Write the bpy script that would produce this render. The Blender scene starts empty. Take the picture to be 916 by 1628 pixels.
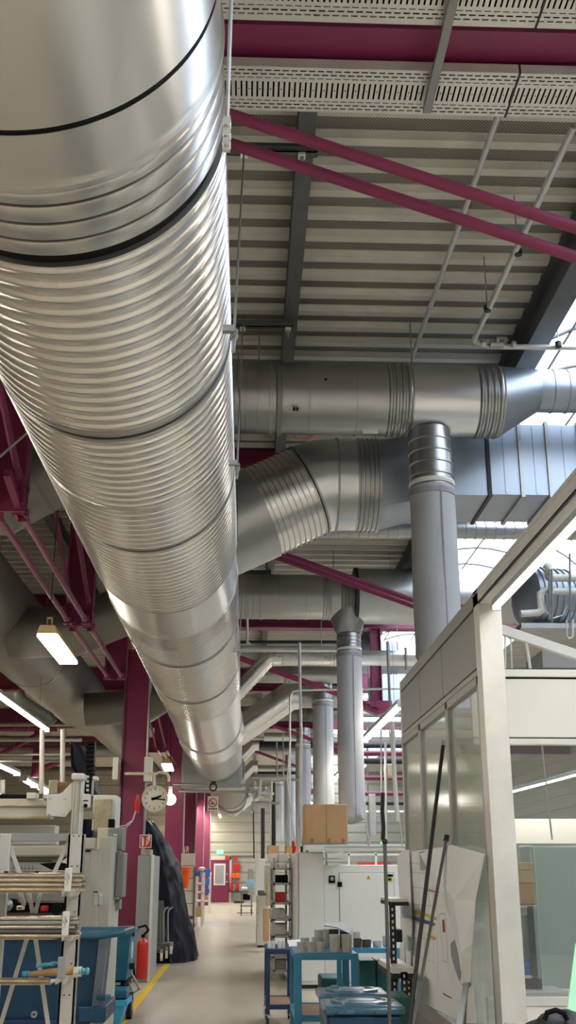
import bpy, bmesh, math, random
from math import sin, cos, pi, radians, sqrt, atan2
from mathutils import Vector, Matrix
random.seed(4)
V = Vector
scene = bpy.context.scene
COL = scene.collection

# ------------------------------------------------------------------ camera
FPX = 1700.6; TH = radians(18.49); YAW = radians(2.165); EYE = 1.6
cF = V((sin(YAW)*cos(TH), cos(YAW)*cos(TH), sin(TH)))
cR = V((cos(YAW), -sin(YAW), 0)); cU = cR.cross(cF)
cam = bpy.data.cameras.new('camera'); camo = bpy.data.objects.new('camera', cam); COL.objects.link(camo)
camo.matrix_world = Matrix(((cR.x, cU.x, -cF.x, 0), (cR.y, cU.y, -cF.y, 0), (cR.z, cU.z, -cF.z, EYE), (0, 0, 0, 1)))
cam.sensor_fit = 'VERTICAL'; cam.sensor_height = 36; cam.lens = 36*FPX/1628; cam.clip_start = .05; cam.clip_end = 300
scene.camera = camo

def P(x, y, X=None, Y=None, Z=None):
    """where the sight line of a photo pixel meets a plane of the hall (X, Y or height Z)"""
    d = cF + cR*((x-458)/FPX) + cU*((814-y)/FPX)
    t = X/d.x if X is not None else Y/d.y if Y is not None else (Z-EYE)/d.z
    return V((d.x*t, d.y*t, EYE+d.z*t))

# ------------------------------------------------------------------ materials
def nodes(name):
    m = bpy.data.materials.new(name); m.use_nodes = True
    nt = m.node_tree; return m, nt, nt.nodes['Principled BSDF']
def N(nt, kind, **kw):
    n = nt.nodes.new(kind)
    for k, v in kw.items():
        if k.startswith('i_'):
            k2 = k[2:]
            n.inputs[int(k2) if k2.isdigit() else k2.replace('_', ' ')].default_value = v
        else: setattr(n, k, v)
    return n
def L(nt, a, b): nt.links.new(a, b)
def math_(nt, op, a, b=None, c=None):
    n = nt.nodes.new('ShaderNodeMath'); n.operation = op
    for i, v in enumerate((a, b, c)):
        if v is None: continue
        if isinstance(v, (int, float)): n.inputs[i].default_value = v
        else: L(nt, v, n.inputs[i])
    return n.outputs[0]
def paint(name, col, rough=.5, metal=0., var=.12, scale=4., bump=0., bscale=60., spec=.5, dirt=0., rv=.1, coat=0.):
    m, nt, b = nodes(name)
    tc = N(nt, 'ShaderNodeTexCoord')
    ns = N(nt, 'ShaderNodeTexNoise', i_Scale=scale, i_Detail=6., i_Roughness=.6); L(nt, tc.outputs['Object'], ns.inputs['Vector'])
    rp = N(nt, 'ShaderNodeValToRGB')
    c = col
    rp.color_ramp.elements[0].position = .3; rp.color_ramp.elements[1].position = .7
    rp.color_ramp.elements[0].color = (c[0]*(1-var), c[1]*(1-var), c[2]*(1-var), 1)
    rp.color_ramp.elements[1].color = (min(1, c[0]*(1+var)), min(1, c[1]*(1+var)), min(1, c[2]*(1+var)), 1)
    L(nt, ns.outputs['Fac'], rp.inputs['Fac'])
    out = rp.outputs['Color']
    if dirt:
        n2 = N(nt, 'ShaderNodeTexNoise', i_Scale=scale*5, i_Detail=8., i_Roughness=.75); L(nt, tc.outputs['Object'], n2.inputs['Vector'])
        r2 = N(nt, 'ShaderNodeValToRGB'); r2.color_ramp.elements[0].position = .55; r2.color_ramp.elements[1].position = .75
        L(nt, n2.outputs['Fac'], r2.inputs['Fac'])
        mx = N(nt, 'ShaderNodeMixRGB', blend_type='MIX'); mx.inputs['Color2'].default_value = (c[0]*.35, c[1]*.33, c[2]*.3, 1)
        L(nt, math_(nt, 'MULTIPLY', r2.outputs['Color'], dirt), mx.inputs['Fac']); L(nt, out, mx.inputs['Color1']); out = mx.outputs['Color']
    L(nt, out, b.inputs['Base Color'])
    b.inputs['Metallic'].default_value = metal; b.inputs['Specular IOR Level'].default_value = spec
    b.inputs['Coat Weight'].default_value = coat
    L(nt, math_(nt, 'ADD', math_(nt, 'MULTIPLY', ns.outputs['Fac'], rv*2), rough-rv), b.inputs['Roughness'])
    if bump:
        n3 = N(nt, 'ShaderNodeTexNoise', i_Scale=bscale, i_Detail=4.); L(nt, tc.outputs['Object'], n3.inputs['Vector'])
        bp = N(nt, 'ShaderNodeBump', i_Strength=bump, i_Distance=.01); L(nt, n3.outputs['Fac'], bp.inputs['Height']); L(nt, bp.outputs['Normal'], b.inputs['Normal'])
    return m
def galv(name, col, rough=.33, metal=.9, spangle=40., stretch=(1, 1, 1), smear=.2, bump=.0):
    m, nt, b = nodes(name)
    tc = N(nt, 'ShaderNodeTexCoord'); mp = N(nt, 'ShaderNodeMapping'); mp.inputs['Scale'].default_value = stretch
    L(nt, tc.outputs['Object'], mp.inputs['Vector'])
    vo = N(nt, 'ShaderNodeTexVoronoi', i_Scale=spangle); L(nt, mp.outputs['Vector'], vo.inputs['Vector'])
    ns = N(nt, 'ShaderNodeTexNoise', i_Scale=2.2, i_Detail=2.5, i_Roughness=.5); L(nt, mp.outputs['Vector'], ns.inputs['Vector'])
    sep = N(nt, 'ShaderNodeSeparateColor'); L(nt, vo.outputs['Color'], sep.inputs['Color'])
    v = math_(nt, 'ADD', math_(nt, 'MULTIPLY', sep.outputs[0], .0), math_(nt, 'MULTIPLY', ns.outputs['Fac'], smear))
    v = math_(nt, 'ADD', v, 1-.025-smear*.5)
    mx = N(nt, 'ShaderNodeVectorMath', operation='SCALE'); mx.inputs[0].default_value = col; L(nt, v, mx.inputs['Scale'])
    L(nt, mx.outputs[0], b.inputs['Base Color'])
    b.inputs['Metallic'].default_value = metal
    b.inputs['Roughness'].default_value = rough
    if bump:
      bp = N(nt, 'ShaderNodeBump', i_Strength=bump, i_Distance=.01); n3 = N(nt, 'ShaderNodeTexNoise', i_Scale=1.3, i_Detail=2.)
      L(nt, mp.outputs['Vector'], n3.inputs['Vector']); L(nt, n3.outputs['Fac'], bp.inputs['Height']); L(nt, bp.outputs['Normal'], b.inputs['Normal'])
    return m
def emit(name, col, s):
    m, nt, b = nodes(name); b.inputs['Base Color'].default_value = (*col, 1)
    b.inputs['Emission Color'].default_value = (*col, 1); b.inputs['Emission Strength'].default_value = s
    return m
def glassy(name, col, alpha, rough=.03, refl=1.):
    """thin pane: clear, a little body colour, mirror-like at grazing angles"""
    m, nt, b = nodes(name)
    b.inputs['Base Color'].default_value = (*col, 1); b.inputs['Roughness'].default_value = .5; b.inputs['Specular IOR Level'].default_value = 0
    tr = N(nt, 'ShaderNodeBsdfTransparent'); tr.inputs['Color'].default_value = (*[min(1, .82+c*.2) for c in col], 1)
    gl = N(nt, 'ShaderNodeBsdfGlossy'); gl.inputs['Roughness'].default_value = rough; gl.inputs['Color'].default_value = (1, 1, 1, 1)
    fr = N(nt, 'ShaderNodeFresnel', i_IOR=1.5)
    m1 = N(nt, 'ShaderNodeMixShader', i_Fac=alpha); L(nt, tr.outputs[0], m1.inputs[1]); L(nt, b.outputs[0], m1.inputs[2])
    m2 = N(nt, 'ShaderNodeMixShader'); L(nt, math_(nt, 'MULTIPLY', fr.outputs[0], refl), m2.inputs[0]); L(nt, m1.outputs[0], m2.inputs[1]); L(nt, gl.outputs[0], m2.inputs[2])
    L(nt, m2.outputs[0], nt.nodes['Material Output'].inputs['Surface'])
    return m
def slots(name, col, kind, rough=.45, metal=.3):
    """sheet metal with punched openings, laid out in the object's own X / Y"""
    m, nt, b = nodes(name)
    b.inputs['Base Color'].default_value = (*col, 1); b.inputs['Roughness'].default_value = rough; b.inputs['Metallic'].default_value = metal
    tc = N(nt, 'ShaderNodeTexCoord'); sp = N(nt, 'ShaderNodeSeparateXYZ'); L(nt, tc.outputs['Object'], sp.inputs[0])
    x, y, z = sp.outputs
    def slot(u, v, pu, ou, v0, w, h, pv=None):
        uu = math_(nt, 'ABSOLUTE', math_(nt, 'SUBTRACT', math_(nt, 'FRACT', math_(nt, 'DIVIDE', math_(nt, 'ADD', u, 50*pu+ou), pu)), .5))
        uu = math_(nt, 'MULTIPLY', uu, pu)
        if pv: vv = math_(nt, 'MULTIPLY', math_(nt, 'ABSOLUTE', math_(nt, 'SUBTRACT', math_(nt, 'FRACT', math_(nt, 'DIVIDE', math_(nt, 'ADD', v, 50*pv+v0), pv)), .5)), pv)
        else: vv = math_(nt, 'ABSOLUTE', math_(nt, 'SUBTRACT', v, v0))
        return math_(nt, 'MULTIPLY', math_(nt, 'LESS_THAN', uu, w/2), math_(nt, 'LESS_THAN', vv, h/2))
    if kind == 'tray':          # y runs across the tray, 0 in its middle
        ms = [slot(x, y, .062, 0, 0., .007, .012)]
        ms += [slot(x, y, .062, .016, 0., .011, .13), slot(x, y, .062, -.016, 0., .011, .13)]
        ms += [slot(x, y, .05, 0, v, .036, .011) for v in (-.155, .155)] + [slot(x, y, .05, .025, v, .036, .011) for v in (-.125, .125)]
        ms += [slot(x, y, .05, .0, v, .036, .007) for v in (-.095, .095)]
    elif kind == 'perf':
        a = slot(x, y, .026, 0, 0, .011, .011, .026); c = slot(x, y, .026, .013, .013, .011, .011, .026); ms = [a, c]
    elif kind == 'perfz':
        ms = [slot(z, y, .022, 0, 0, .009, .009, .022)]
    elif kind == 'angle':
        ms = [slot(z, x, .036, 0, 0, .017, .014, .4)]
    elif kind == 'strut':
        ms = [slot(y, x, .06, 0, 0, .034, .012, 1.)]
    acc = ms[0]
    for q in ms[1:]: acc = math_(nt, 'MAXIMUM', acc, q)
    if kind in ('perf', 'perfz', 'angle'):
        mx = N(nt, 'ShaderNodeMixRGB'); mx.inputs['Color1'].default_value = (*col, 1); mx.inputs['Color2'].default_value = (.015, .014, .012, 1)
        L(nt, acc, mx.inputs['Fac']); L(nt, mx.outputs[0], b.inputs['Base Color'])
        if kind == 'angle': mx.inputs['Color2'].default_value = (.85, .85, .8, 1); mx.inputs['Color1'].default_value = (*col, 1)
    else:
        tr = N(nt, 'ShaderNodeBsdfTransparent'); s = N(nt, 'ShaderNodeMixShader')
        L(nt, acc, s.inputs[0]); L(nt, b.outputs[0], s.inputs[1]); L(nt, tr.outputs[0], s.inputs[2])
        L(nt, s.outputs[0], nt.nodes['Material Output'].inputs['Surface'])
    return m
M = dict(
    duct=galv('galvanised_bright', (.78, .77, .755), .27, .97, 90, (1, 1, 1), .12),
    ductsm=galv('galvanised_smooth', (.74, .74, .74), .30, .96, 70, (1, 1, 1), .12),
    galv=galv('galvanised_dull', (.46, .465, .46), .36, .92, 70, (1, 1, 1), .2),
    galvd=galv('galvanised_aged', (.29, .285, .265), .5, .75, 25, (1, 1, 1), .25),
    rect=galv('galvanised_sheet', (.40, .45, .52), .42, .85, 20, (1, 1, 1), .15),
    joint=paint('black_gasket', (.006, .006, .007), .8, 0, spec=.15),
    seam=paint('dark_seam', (.05, .05, .05), .5, .5),
    mag=paint('magenta_paint', (.22, .024, .082), .42, 0, .1, 2, 0, spec=.5),
    steel=paint('grey_steel', (.12, .125, .13), .5, .3, .15, 6, dirt=.2),
    zinc=paint('zinc_steel', (.42, .43, .43), .4, .7, .12, 10),
    dark=paint('dark_steel', (.025, .025, .028), .5, .2),
    deck=paint('deck_sheet', (.62, .60, .53), .5, .1, .1, 3, dirt=.15),
    deckp=slots('deck_perforated', (.30, .285, .245), 'perf', .55, .1),
    tray=slots('tray_sheet', (.72, .71, .66), 'tray', .45, .35),
    trays=paint('tray_side', (.6, .6, .56), .45, .35),
    strut=slots('strut_channel', (.3, .3, .29), 'strut', .4, .7),
    fabric=paint('grey_fabric', (.50, .505, .525), .85, 0, .06, 3, .25, 25, .2),
    fabricd=paint('grey_fabric_hem', (.36, .36, .39), .85, 0, .1, 30, .2, 90, .2),
    white=paint('white_sheet', (.78, .77, .72), .4, 0, .03, 1.5, dirt=.05),
    panel=paint('cabin_panel', (.27, .27, .26), .42, .1, .03, 1.2, dirt=.03),
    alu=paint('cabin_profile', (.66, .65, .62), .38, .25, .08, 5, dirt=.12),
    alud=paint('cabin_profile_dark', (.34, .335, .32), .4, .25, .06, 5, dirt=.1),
    skip=paint('skip_rim_blue', (.02, .11, .18), .4, .1, .2, 6, dirt=.3),
    paleblue=paint('pale_blue_film', (.35, .55, .72), .4, 0, .08),
    beige=paint('beige_sheet', (.62, .59, .49), .45, 0, .06, 2, dirt=.12),
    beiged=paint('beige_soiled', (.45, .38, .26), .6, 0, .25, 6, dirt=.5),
    wall=paint('wall_cladding', (.40, .385, .32), .6, 0, .05, 1.2),
    conduit=paint('pale_conduit', (.62, .63, .62), .35, .35, .05, 8),
    pipew=paint('white_pipe', (.74, .73, .68), .5, 0, .06, 6),
    blue=paint('blue_paint', (.008, .055, .125), .4, .1, .25, 5, dirt=.3),
    teal=paint('teal_paint', (.010, .13, .22), .42, 0, .2, 6, dirt=.35),
    cyan=paint('bright_blue_plastic', (.03, .34, .62), .4, 0, .1, 6),
    cart=paint('light_blue_paint', (.05, .26, .44), .35, .1, .12, 8, dirt=.15),
    navy=paint('navy_paint', (.02, .05, .14), .4, .1, .1, 8),
    lid=paint('blue_lid_plastic', (.045, .12, .19), .28, 0, .25, 4, dirt=.35, coat=.3),
    green=paint('dark_green_plastic', (.005, .085, .085), .5, 0, .15, 5),
    tarp=paint('navy_tarpaulin', (.003, .004, .014), .48, 0, .3, 3, .4, 9, .2),
    red=paint('red_paint', (.55, .02, .02), .35, 0, .06),
    orange=paint('orange_plastic', (.9, .13, .01), .4, 0, .05),
    black=paint('black_rubber', (.012, .012, .012), .6, 0),
    yellow=paint('yellow_line', (.72, .50, .03), .5, 0, .15, 9, dirt=.35),
    paper=paint('white_paper', (.86, .87, .89), .75, 0, .03, 3, .2, 8),
    card=paint('brown_cardboard', (.55, .33, .16), .75, 0, .08, 3, .15, 60),
    wood=paint('pale_wood', (.60, .42, .21), .6, 0, .15, 12),
    bench=paint('worn_plywood', (.32, .17, .10), .6, 0, .2, 9, dirt=.3),
    mug=paint('grey_casting', (.52, .50, .46), .6, .1, .15, 20),
    mugd=paint('dark_casting', (.07, .055, .05), .6, .1, .2, 20),
    chrome=paint('bare_rod', (.68, .62, .52), .22, .95, .15, 10),
    lamp_housing=paint('lamp_housing', (.72, .55, .30), .5, 0, .05),
    tube=emit('lit_tube', (1., .91, .76), 52.), tubel=emit('lit_tube_soft', (1., .93, .82), 9.),
    diff=emit('lit_diffuser', (1., .93, .80), 22.),
    exitg=emit('exit_sign_face', (.15, .8, .45), 1.6),
    clockf=paint('clock_face', (.80, .76, .62), .5, 0, .03),
    greenf=paint('green_foil', (.30, .62, .38), .5, 0, .05),
    blueb=paint('blue_box_plastic', (.02, .10, .42), .4, 0, .08),
    grey=paint('grey_locker', (.33, .345, .35), .5, .1, .05, 2),
    greym=paint('grey_green_trolley', (.14, .16, .14), .5, .3, .1),
    cream=paint('cream_tube', (.72, .66, .50), .5),
    tape=paint('wax_blue_wrap', (.10, .35, .50), .25, .2, .4, 30),
    roof_glass=None, glass=None, pane=None,
)
M['glass'] = glassy('cabin_glass', (.62, .68, .60), .30, .12, .45)
M['pane'] = glassy('clear_pane', (.5, .55, .55), .03, .015, 1.6)
M['teal_pane'] = glassy('frosted_pane', (.50, .66, .60), .75, .25)
mm, nt, b = nodes('skylight_sheet')
tr = N(nt, 'ShaderNodeBsdfTransparent'); tr.inputs[0].default_value = (.95, .97, 1, 1)
tl = N(nt, 'ShaderNodeBsdfTranslucent'); tl.inputs[0].default_value = (.9, .93, 1, 1)
ms = N(nt, 'ShaderNodeMixShader', i_Fac=.08); L(nt, tr.outputs[0], ms.inputs[1]); L(nt, tl.outputs[0], ms.inputs[2])
L(nt, ms.outputs[0], nt.nodes['Material Output'].inputs['Surface']); M['sky'] = mm
# floor
mm, nt, b = nodes('floor_coating')
tc = N(nt, 'ShaderNodeTexCoord'); mp = N(nt, 'ShaderNodeMapping'); mp.inputs['Scale'].default_value = (1, .35, 1); L(nt, tc.outputs['Object'], mp.inputs[0])
n1 = N(nt, 'ShaderNodeTexNoise', i_Scale=1.6, i_Detail=9., i_Roughness=.7); L(nt, mp.outputs[0], n1.inputs[0])
r1 = N(nt, 'ShaderNodeValToRGB'); r1.color_ramp.elements[0].color = (.37, .315, .24, 1); r1.color_ramp.elements[1].color = (.54, .475, .375, 1)
r1.color_ramp.elements[0].position = .32; r1.color_ramp.elements[1].position = .66
L(nt, n1.outputs['Fac'], r1.inputs[0]); L(nt, r1.outputs[0], b.inputs['Base Color'])
L(nt, math_(nt, 'ADD', math_(nt, 'MULTIPLY', n1.outputs['Fac'], .3), .2), b.inputs['Roughness']); M['floor'] = mm

# ------------------------------------------------------------------ mesh builder
class MB:
    def __init__(s): s.v = []; s.f = []; s.mi = []; s.k = 0
    def add(s, vs, fs, mi=None):
        o = len(s.v); s.v += [V(q) for q in vs]; s.f += [tuple(i+o for i in f) for f in fs]; s.mi += [s.k if mi is None else mi]*len(fs); return s
    def hexa(s, p):       # 8 points: bottom 4 ccw, top 4 ccw
        return s.add(p, [(0, 3, 2, 1), (4, 5, 6, 7), (0, 1, 5, 4), (1, 2, 6, 5), (2, 3, 7, 6), (3, 0, 4, 7)])
    def box(s, x0, x1, y0, y1, z0, z1):
        x0, x1 = sorted((x0, x1)); y0, y1 = sorted((y0, y1)); z0, z1 = sorted((z0, z1))
        return s.hexa([(x0, y0, z0), (x1, y0, z0), (x1, y1, z0), (x0, y1, z0), (x0, y0, z1), (x1, y0, z1), (x1, y1, z1), (x0, y1, z1)])
    def pbox(s, x0, y0, x1, y1, Y, d):   # front face measured off photo rect at distance Y, depth d
        a = P(x0, y1, Y=Y); c = P(x1, y0, Y=Y); e = P(x0, y0, Y=Y)
        return s.box((a.x+e.x)/2, (c.x+P(x1, y1, Y=Y).x)/2, Y, Y+d, a.z, c.z)
    def beam(s, p0, p1, w, h, up=(0, 0, 1)):
        p0 = V(p0); p1 = V(p1); d = (p1-p0).normalized(); up = V(up)
        if abs(d.dot(up)) > .99: up = V((0, 1, 0))
        r = d.cross(up).normalized(); u = r.cross(d)
        a, b_ = r*w/2, u*h/2
        return s.hexa([p0-a-b_, p0+a-b_, p1+a-b_, p1-a-b_, p0-a+b_, p0+a+b_, p1+a+b_, p1-a+b_])
    def loft(s, rings, n=24, cap=True, closed=False):   # rings: (centre, axis, radius)
        o = len(s.v); ref = None; prev = None
        for c, ax, r in rings:
            ax = V(ax).normalized()
            if prev is None:
                t = V((0, 0, 1)) if abs(ax.z) < .9 else V((0, 1, 0)); u = (t-ax*t.dot(ax)).normalized()
            else: u = (prev-ax*prev.dot(ax)).normalized()
            prev = u; w = ax.cross(u)
            for i in range(n):
                a = 2*pi*i/n; s.v.append(V(c)+(u*cos(a)+w*sin(a))*r)
        m = len(rings)
        for j in range(m-1):
            for i in range(n):
                i2 = (i+1) % n; s.f.append((o+j*n+i, o+j*n+i2, o+(j+1)*n+i2, o+(j+1)*n+i)); s.mi.append(s.k)
        if cap:
            s.f.append(tuple(o+i for i in reversed(range(n)))); s.f.append(tuple(o+(m-1)*n+i for i in range(n))); s.mi += [s.k]*2
        return s
    def cyl(s, p0, p1, r0, r1=None, n=16, cap=True):
        p0 = V(p0); p1 = V(p1); return s.loft([(p0, p1-p0, r0), (p1, p1-p0, r0 if r1 is None else r1)], n, cap)
    def tube(s, pts, r, n=10, cap=True):
        pts = [V(p) for p in pts]; R_ = []
        for i, p in enumerate(pts):
            a = (pts[i]-pts[i-1]).normalized() if i else (pts[1]-pts[0]).normalized()
            b_ = (pts[i+1]-pts[i]).normalized() if i < len(pts)-1 else a
            t = (a+b_).normalized(); k = max(.5, t.dot(a)); R_.append((p, t, r/ (k if k < 1 else 1)))
        return s.loft(R_, n, cap)
    def lathe(s, prof, o, ax, n=48, cap=True):          # prof: (distance along axis, radius)
        o = V(o); ax = V(ax).normalized(); return s.loft([(o+ax*a, ax, r) for a, r in prof], n, cap)
    def prism(s, poly, ext):                             # poly: 3-D outline, ext: thickness vector
        n = len(poly); e = V(ext); vs = [V(p) for p in poly]+[V(p)+e for p in poly]
        return s.add(vs, [tuple(reversed(range(n))), tuple(range(n, 2*n))]+[(i, (i+1) % n, n+(i+1) % n, n+i) for i in range(n)])
    def ball(s, c, r, n=12, sz=1.):
        c = V(c); return s.loft([(c+V((0, 0, -cos(pi*(j+.02)/(8.04))*r*sz)), (0, 0, 1), max(.001, sin(pi*(j+.02)/8.04)*r)) for j in range(9)], n)
    def build(s, name, mat, parent=None, bevel=0., smooth=30, kind=None, label=None):
        me = bpy.data.meshes.new(name); off = V((0, 0, 0)); q = parent
        while q is not None: off += q.location; q = q.parent
        me.from_pydata([p-off for p in s.v], [], s.f)
        mats = mat if isinstance(mat, (list, tuple)) else [mat]
        for x in mats: me.materials.append(x)
        if len(mats) > 1: me.polygons.foreach_set('material_index', s.mi)
        bm = bmesh.new(); bm.from_mesh(me); bmesh.ops.recalc_face_normals(bm, faces=bm.faces[:]) if len(s.f) < 60000 else None; bm.to_mesh(me); bm.free()
        me.polygons.foreach_set('use_smooth', [True]*len(me.polygons)); me.set_sharp_from_angle(angle=radians(smooth))
        o = bpy.data.objects.new(name, me); COL.objects.link(o)
        if parent: o.parent = parent
        if bevel:
            mo = o.modifiers.new('bevel', 'BEVEL'); mo.width = bevel; mo.segments = 2; mo.limit_method = 'ANGLE'; mo.angle_limit = radians(40)
        if kind: o['kind'] = kind
        if label: o['label'] = label
        return o
def thing(name, label, cat, loc, group=None):
    o = bpy.data.objects.new(name, None); COL.objects.link(o); o.location = V(loc); o['label'] = label; o['category'] = cat; o.empty_display_size = .1
    if group: o['group'] = group
    return o
def tag(o, label, cat, group=None):
    o['label'] = label; o['category'] = cat
    if group: o['group'] = group
    return o
def struct(name, mb, mat, **k): return mb.build(name, mat, kind='structure', **k)
def dup(root, loc, label, group=None):
    r = root.copy(); COL.objects.link(r); r.location = V(loc); r['label'] = label
    if group: r['group'] = group
    for ch in list(root.children):
        c = ch.copy(); COL.objects.link(c); c.parent = r
        for g in list(ch.children):
            d = g.copy(); COL.objects.link(d); d.parent = c
    return r
def dupm(o, delta, label):
    r = o.copy(); COL.objects.link(r); r.location = o.location+V(delta); r['label'] = label; return r
def text_mesh(body, size, mat, name, parent, M4, align='CENTER', ext=.0006):
    cu = bpy.data.curves.new('t', 'FONT'); cu.body = body; cu.size = size; cu.align_x = align; cu.align_y = 'CENTER'; cu.extrude = ext; cu.resolution_u = 2
    o = bpy.data.objects.new('t', cu); COL.objects.link(o); dg = bpy.context.evaluated_depsgraph_get()
    me = bpy.data.meshes.new_from_object(o.evaluated_get(dg)); bpy.data.objects.remove(o); bpy.data.curves.remove(cu)
    off = V((0, 0, 0)); q = parent
    while q is not None: off += q.location; q = q.parent
    me.transform(Matrix.Translation(-off) @ M4); me.materials.clear(); me.materials.append(mat)
    r = bpy.data.objects.new(name, me); COL.objects.link(r); r.parent = parent; return r
def face_front(p): return Matrix.Translation(V(p)) @ Matrix.Rotation(pi/2, 4, 'X')     # text readable from the camera side
#PART2
# ================================================================== SETTING
ROOF = 6.6; YE = 59.; YS = -9.0; XL = -13.; XR = 13.
struct('floor', MB().box(XL, XR, YS, YE, -.15, 0), M['floor'])
# roof deck: trapezoidal sheets whose ribs run across the hall; three strips with skylights between
def deck(name, x0, x1, y0, y1):
    mb = MB(); p = .315; y = y0
    while y < y1:
        prof = [(0, .0, 0), (.085, .0, 0), (.115, .055, 0), (.285, .055, 1), (.315, .0, 0)]
        for (a, za, _), (b, zb, k) in zip(prof, prof[1:]):
            mb.add([(x0, y+a, ROOF+za), (x1, y+a, ROOF+za), (x1, y+b, ROOF+zb), (x0, y+b, ROOF+zb)], [(0, 1, 2, 3)], k)
        for yy in (y+.115, y+.285):     # small lips either side of the perforated pan
            mb.box(x0, x1, yy-.004, yy+.004, ROOF+.047, ROOF+.056) if y < 26 else None
        y += p
    mb.k = 0; mb.box(x0, x1, y0, y1, ROOF+.08, ROOF+.2)
    return struct(name, mb, [M['deck'], M['deckp']])
deck('ceiling', -4.6, 2.75, YS, YE); deck('ceiling', 6.1, XR, YS, YE); deck('ceiling', XL, -4.6, YS, YE)
def skylight(x0, x1):
    ys = [YS+1.15*i+.15 for i in range(59)]; g = MB(); n = 12
    arc = lambda t, h: (x0+(x1-x0)*t, ROOF+.25+h*sin(pi*t)**.8)
    g.add([(arc(i/n, .75)[0], y, arc(i/n, .75)[1]) for y in (YS, YE) for i in range(n+1)], [(i, i+1, n+2+i, n+1+i) for i in range(n)])
    fr = struct('window_1' if x0 > 0 else 'window_2', g, M['sky'])
    r = MB()
    for y in ys:
        r.tube([(arc(i/n, .72)[0], y, arc(i/n, .72)[1]) for i in range(n+1)], .022, 6)
    for t in (.25, .5, .75): r.tube([(arc(t, .7)[0], YS, arc(t, .7)[1]), (arc(t, .7)[0], YE, arc(t, .7)[1])], .018, 6)
    struct('trim_1', r, M['steel'])
    u = MB()
    for x, s in ((x0, 1), (x1, -1)): u.box(x-.02, x+.03, YS, YE, ROOF-.02, ROOF+.3)
    struct('trim_2', u, M['deck'])
skylight(2.78, 6.1)
# end wall with horizontal cladding, side walls
def clad(name, p0, p1, h, nrm):
    mb = MB(); p0 = V(p0); p1 = V(p1); z = 0; nn = V(nrm)
    while z < h:
        for a, d0, b, d1 in ((0, 0, .34, 0), (.34, 0, .37, .05), (.37, .05, .47, .05), (.47, .05, .5, 0)):
            mb.add([p0+nn*d0+V((0, 0, z+a)), p1+nn*d0+V((0, 0, z+a)), p1+nn*d1+V((0, 0, z+b)), p0+nn*d1+V((0, 0, z+b))], [(0, 1, 2, 3)])
        z += .5
    return struct(name, mb, M['wall'])
clad('wall_back', (XL, YE-.05, 0), (XR, YE-.05, 0), ROOF+.5, (0, 1, 0))
struct('wall_back', MB().box(XL, XR, YE+.02, YE+.2, 0, ROOF+1), M['wall'])
struct('wall_front', MB().box(XL, XR, YS-.2, YS, 0, ROOF+1), M['wall'])
clad('wall_left', (XL, YS, 0), (XL, YE, 0), ROOF+.5, (-1, 0, 0)); clad('wall_right', (XR, YS, 0), (XR, YE, 0), ROOF+.5, (1, 0, 0))
# yellow floor line
q0 = P(186, 1628, Z=0); q1 = P(204, 1628, Z=0); q2 = P(273, 1518, Z=0); q3 = P(280, 1518, Z=0)
struct('trim_3', MB().add([(-1.40, 11, .003), (-1.29, 11, .003), (-1.33, 24, .003), (-1.44, 24, .003)], [(0, 1, 2, 3)]), M['yellow'])
struct('trim_3', MB().add([(P(420, 1540, Z=0).x+.02, 14.5, .003), (P(420, 1540, Z=0).x+.14, 14.5, .003), (.44, 30, .003), (.38, 30, .003)], [(0, 1, 2, 3)]), M['beiged'])
# purlins and steel edge beams under the roof (part of the building frame)
def ibeam(mb, p0, p1, w, h, t=.02, up=(0, 0, 1)):
    p0 = V(p0); p1 = V(p1); u = V(up)
    mb.beam(p0, p1, w, t, up); mb.beam(p0+u*h, p1+u*h, w, t, up); mb.beam(p0+u*h/2, p1+u*h/2, t*.7, h-t, up); return mb
tag(ibeam(MB(), (.36, YS, 6.40), (.36, YE, 6.40), .12, .18).build('roof_purlin', M['steel']), 'narrow grey steel purlin running lengthwise under the roof deck beside the large duct', 'beam')
tag(ibeam(MB(), (2.67, YS, 6.25), (2.67, YE, 6.25), .2, .36, .03).build('skylight_edge_beam', M['steel']), 'dark steel beam along the near edge of the roof skylight', 'beam')
tag(ibeam(MB(), (-4.6, YS, 6.25), (-4.6, YE, 6.25), .2, .36, .03).build('skylight_edge_beam', M['steel']), 'dark steel roof beam on the left, above the dull second duct', 'beam')
tag(ibeam(MB(), (-2.9, YS, 6.40), (-2.9, YE, 6.40), .12, .18).build('roof_purlin', M['steel']), 'grey purlin under the roof deck left of the large duct, behind the magenta tie rods', 'beam')

# ================================================================== MAGENTA FRAME
BAY = 7.7; Y0 = 4.87
def clevis(parent, p, d, w=.055):
    """forked end with pin, on the rod's end p, pointing along d"""
    d = V(d).normalized(); s = V((1, 0, 0)) if abs(d.x) < .7 else V((0, 1, 0)); mb = MB()
    mb.cyl(p-d*.16, p-d*.02, .034, .042, 14)
    mb.beam(p-d*.03, p+d*.03, .11, .075, s)
    for k in (-1, 1): mb.beam(p+d*.0+s*.035*k, p+d*.15+s*.035*k, .07, .016, s)
    mb.cyl(p+d*.11-s*.06, p+d*.11+s*.06, .024, None, 12); mb.cyl(p+d*.11-s*.07, p+d*.11-s*.055, .036, None, 6); mb.cyl(p+d*.11+s*.055, p+d*.11+s*.07, .036, None, 6)
    mb.build('clevis', M['mag'], parent)
bl = ['nearest magenta roof beam, crossing the top of the view between two perforated trays', 'magenta roof beam hidden behind the square air duct', 'magenta roof beam seen under the second large crosswise duct', 'fourth magenta roof beam far down the hall', 'farthest magenta roof beam near the end of the hall', 'last magenta roof beam before the end wall']
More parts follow.
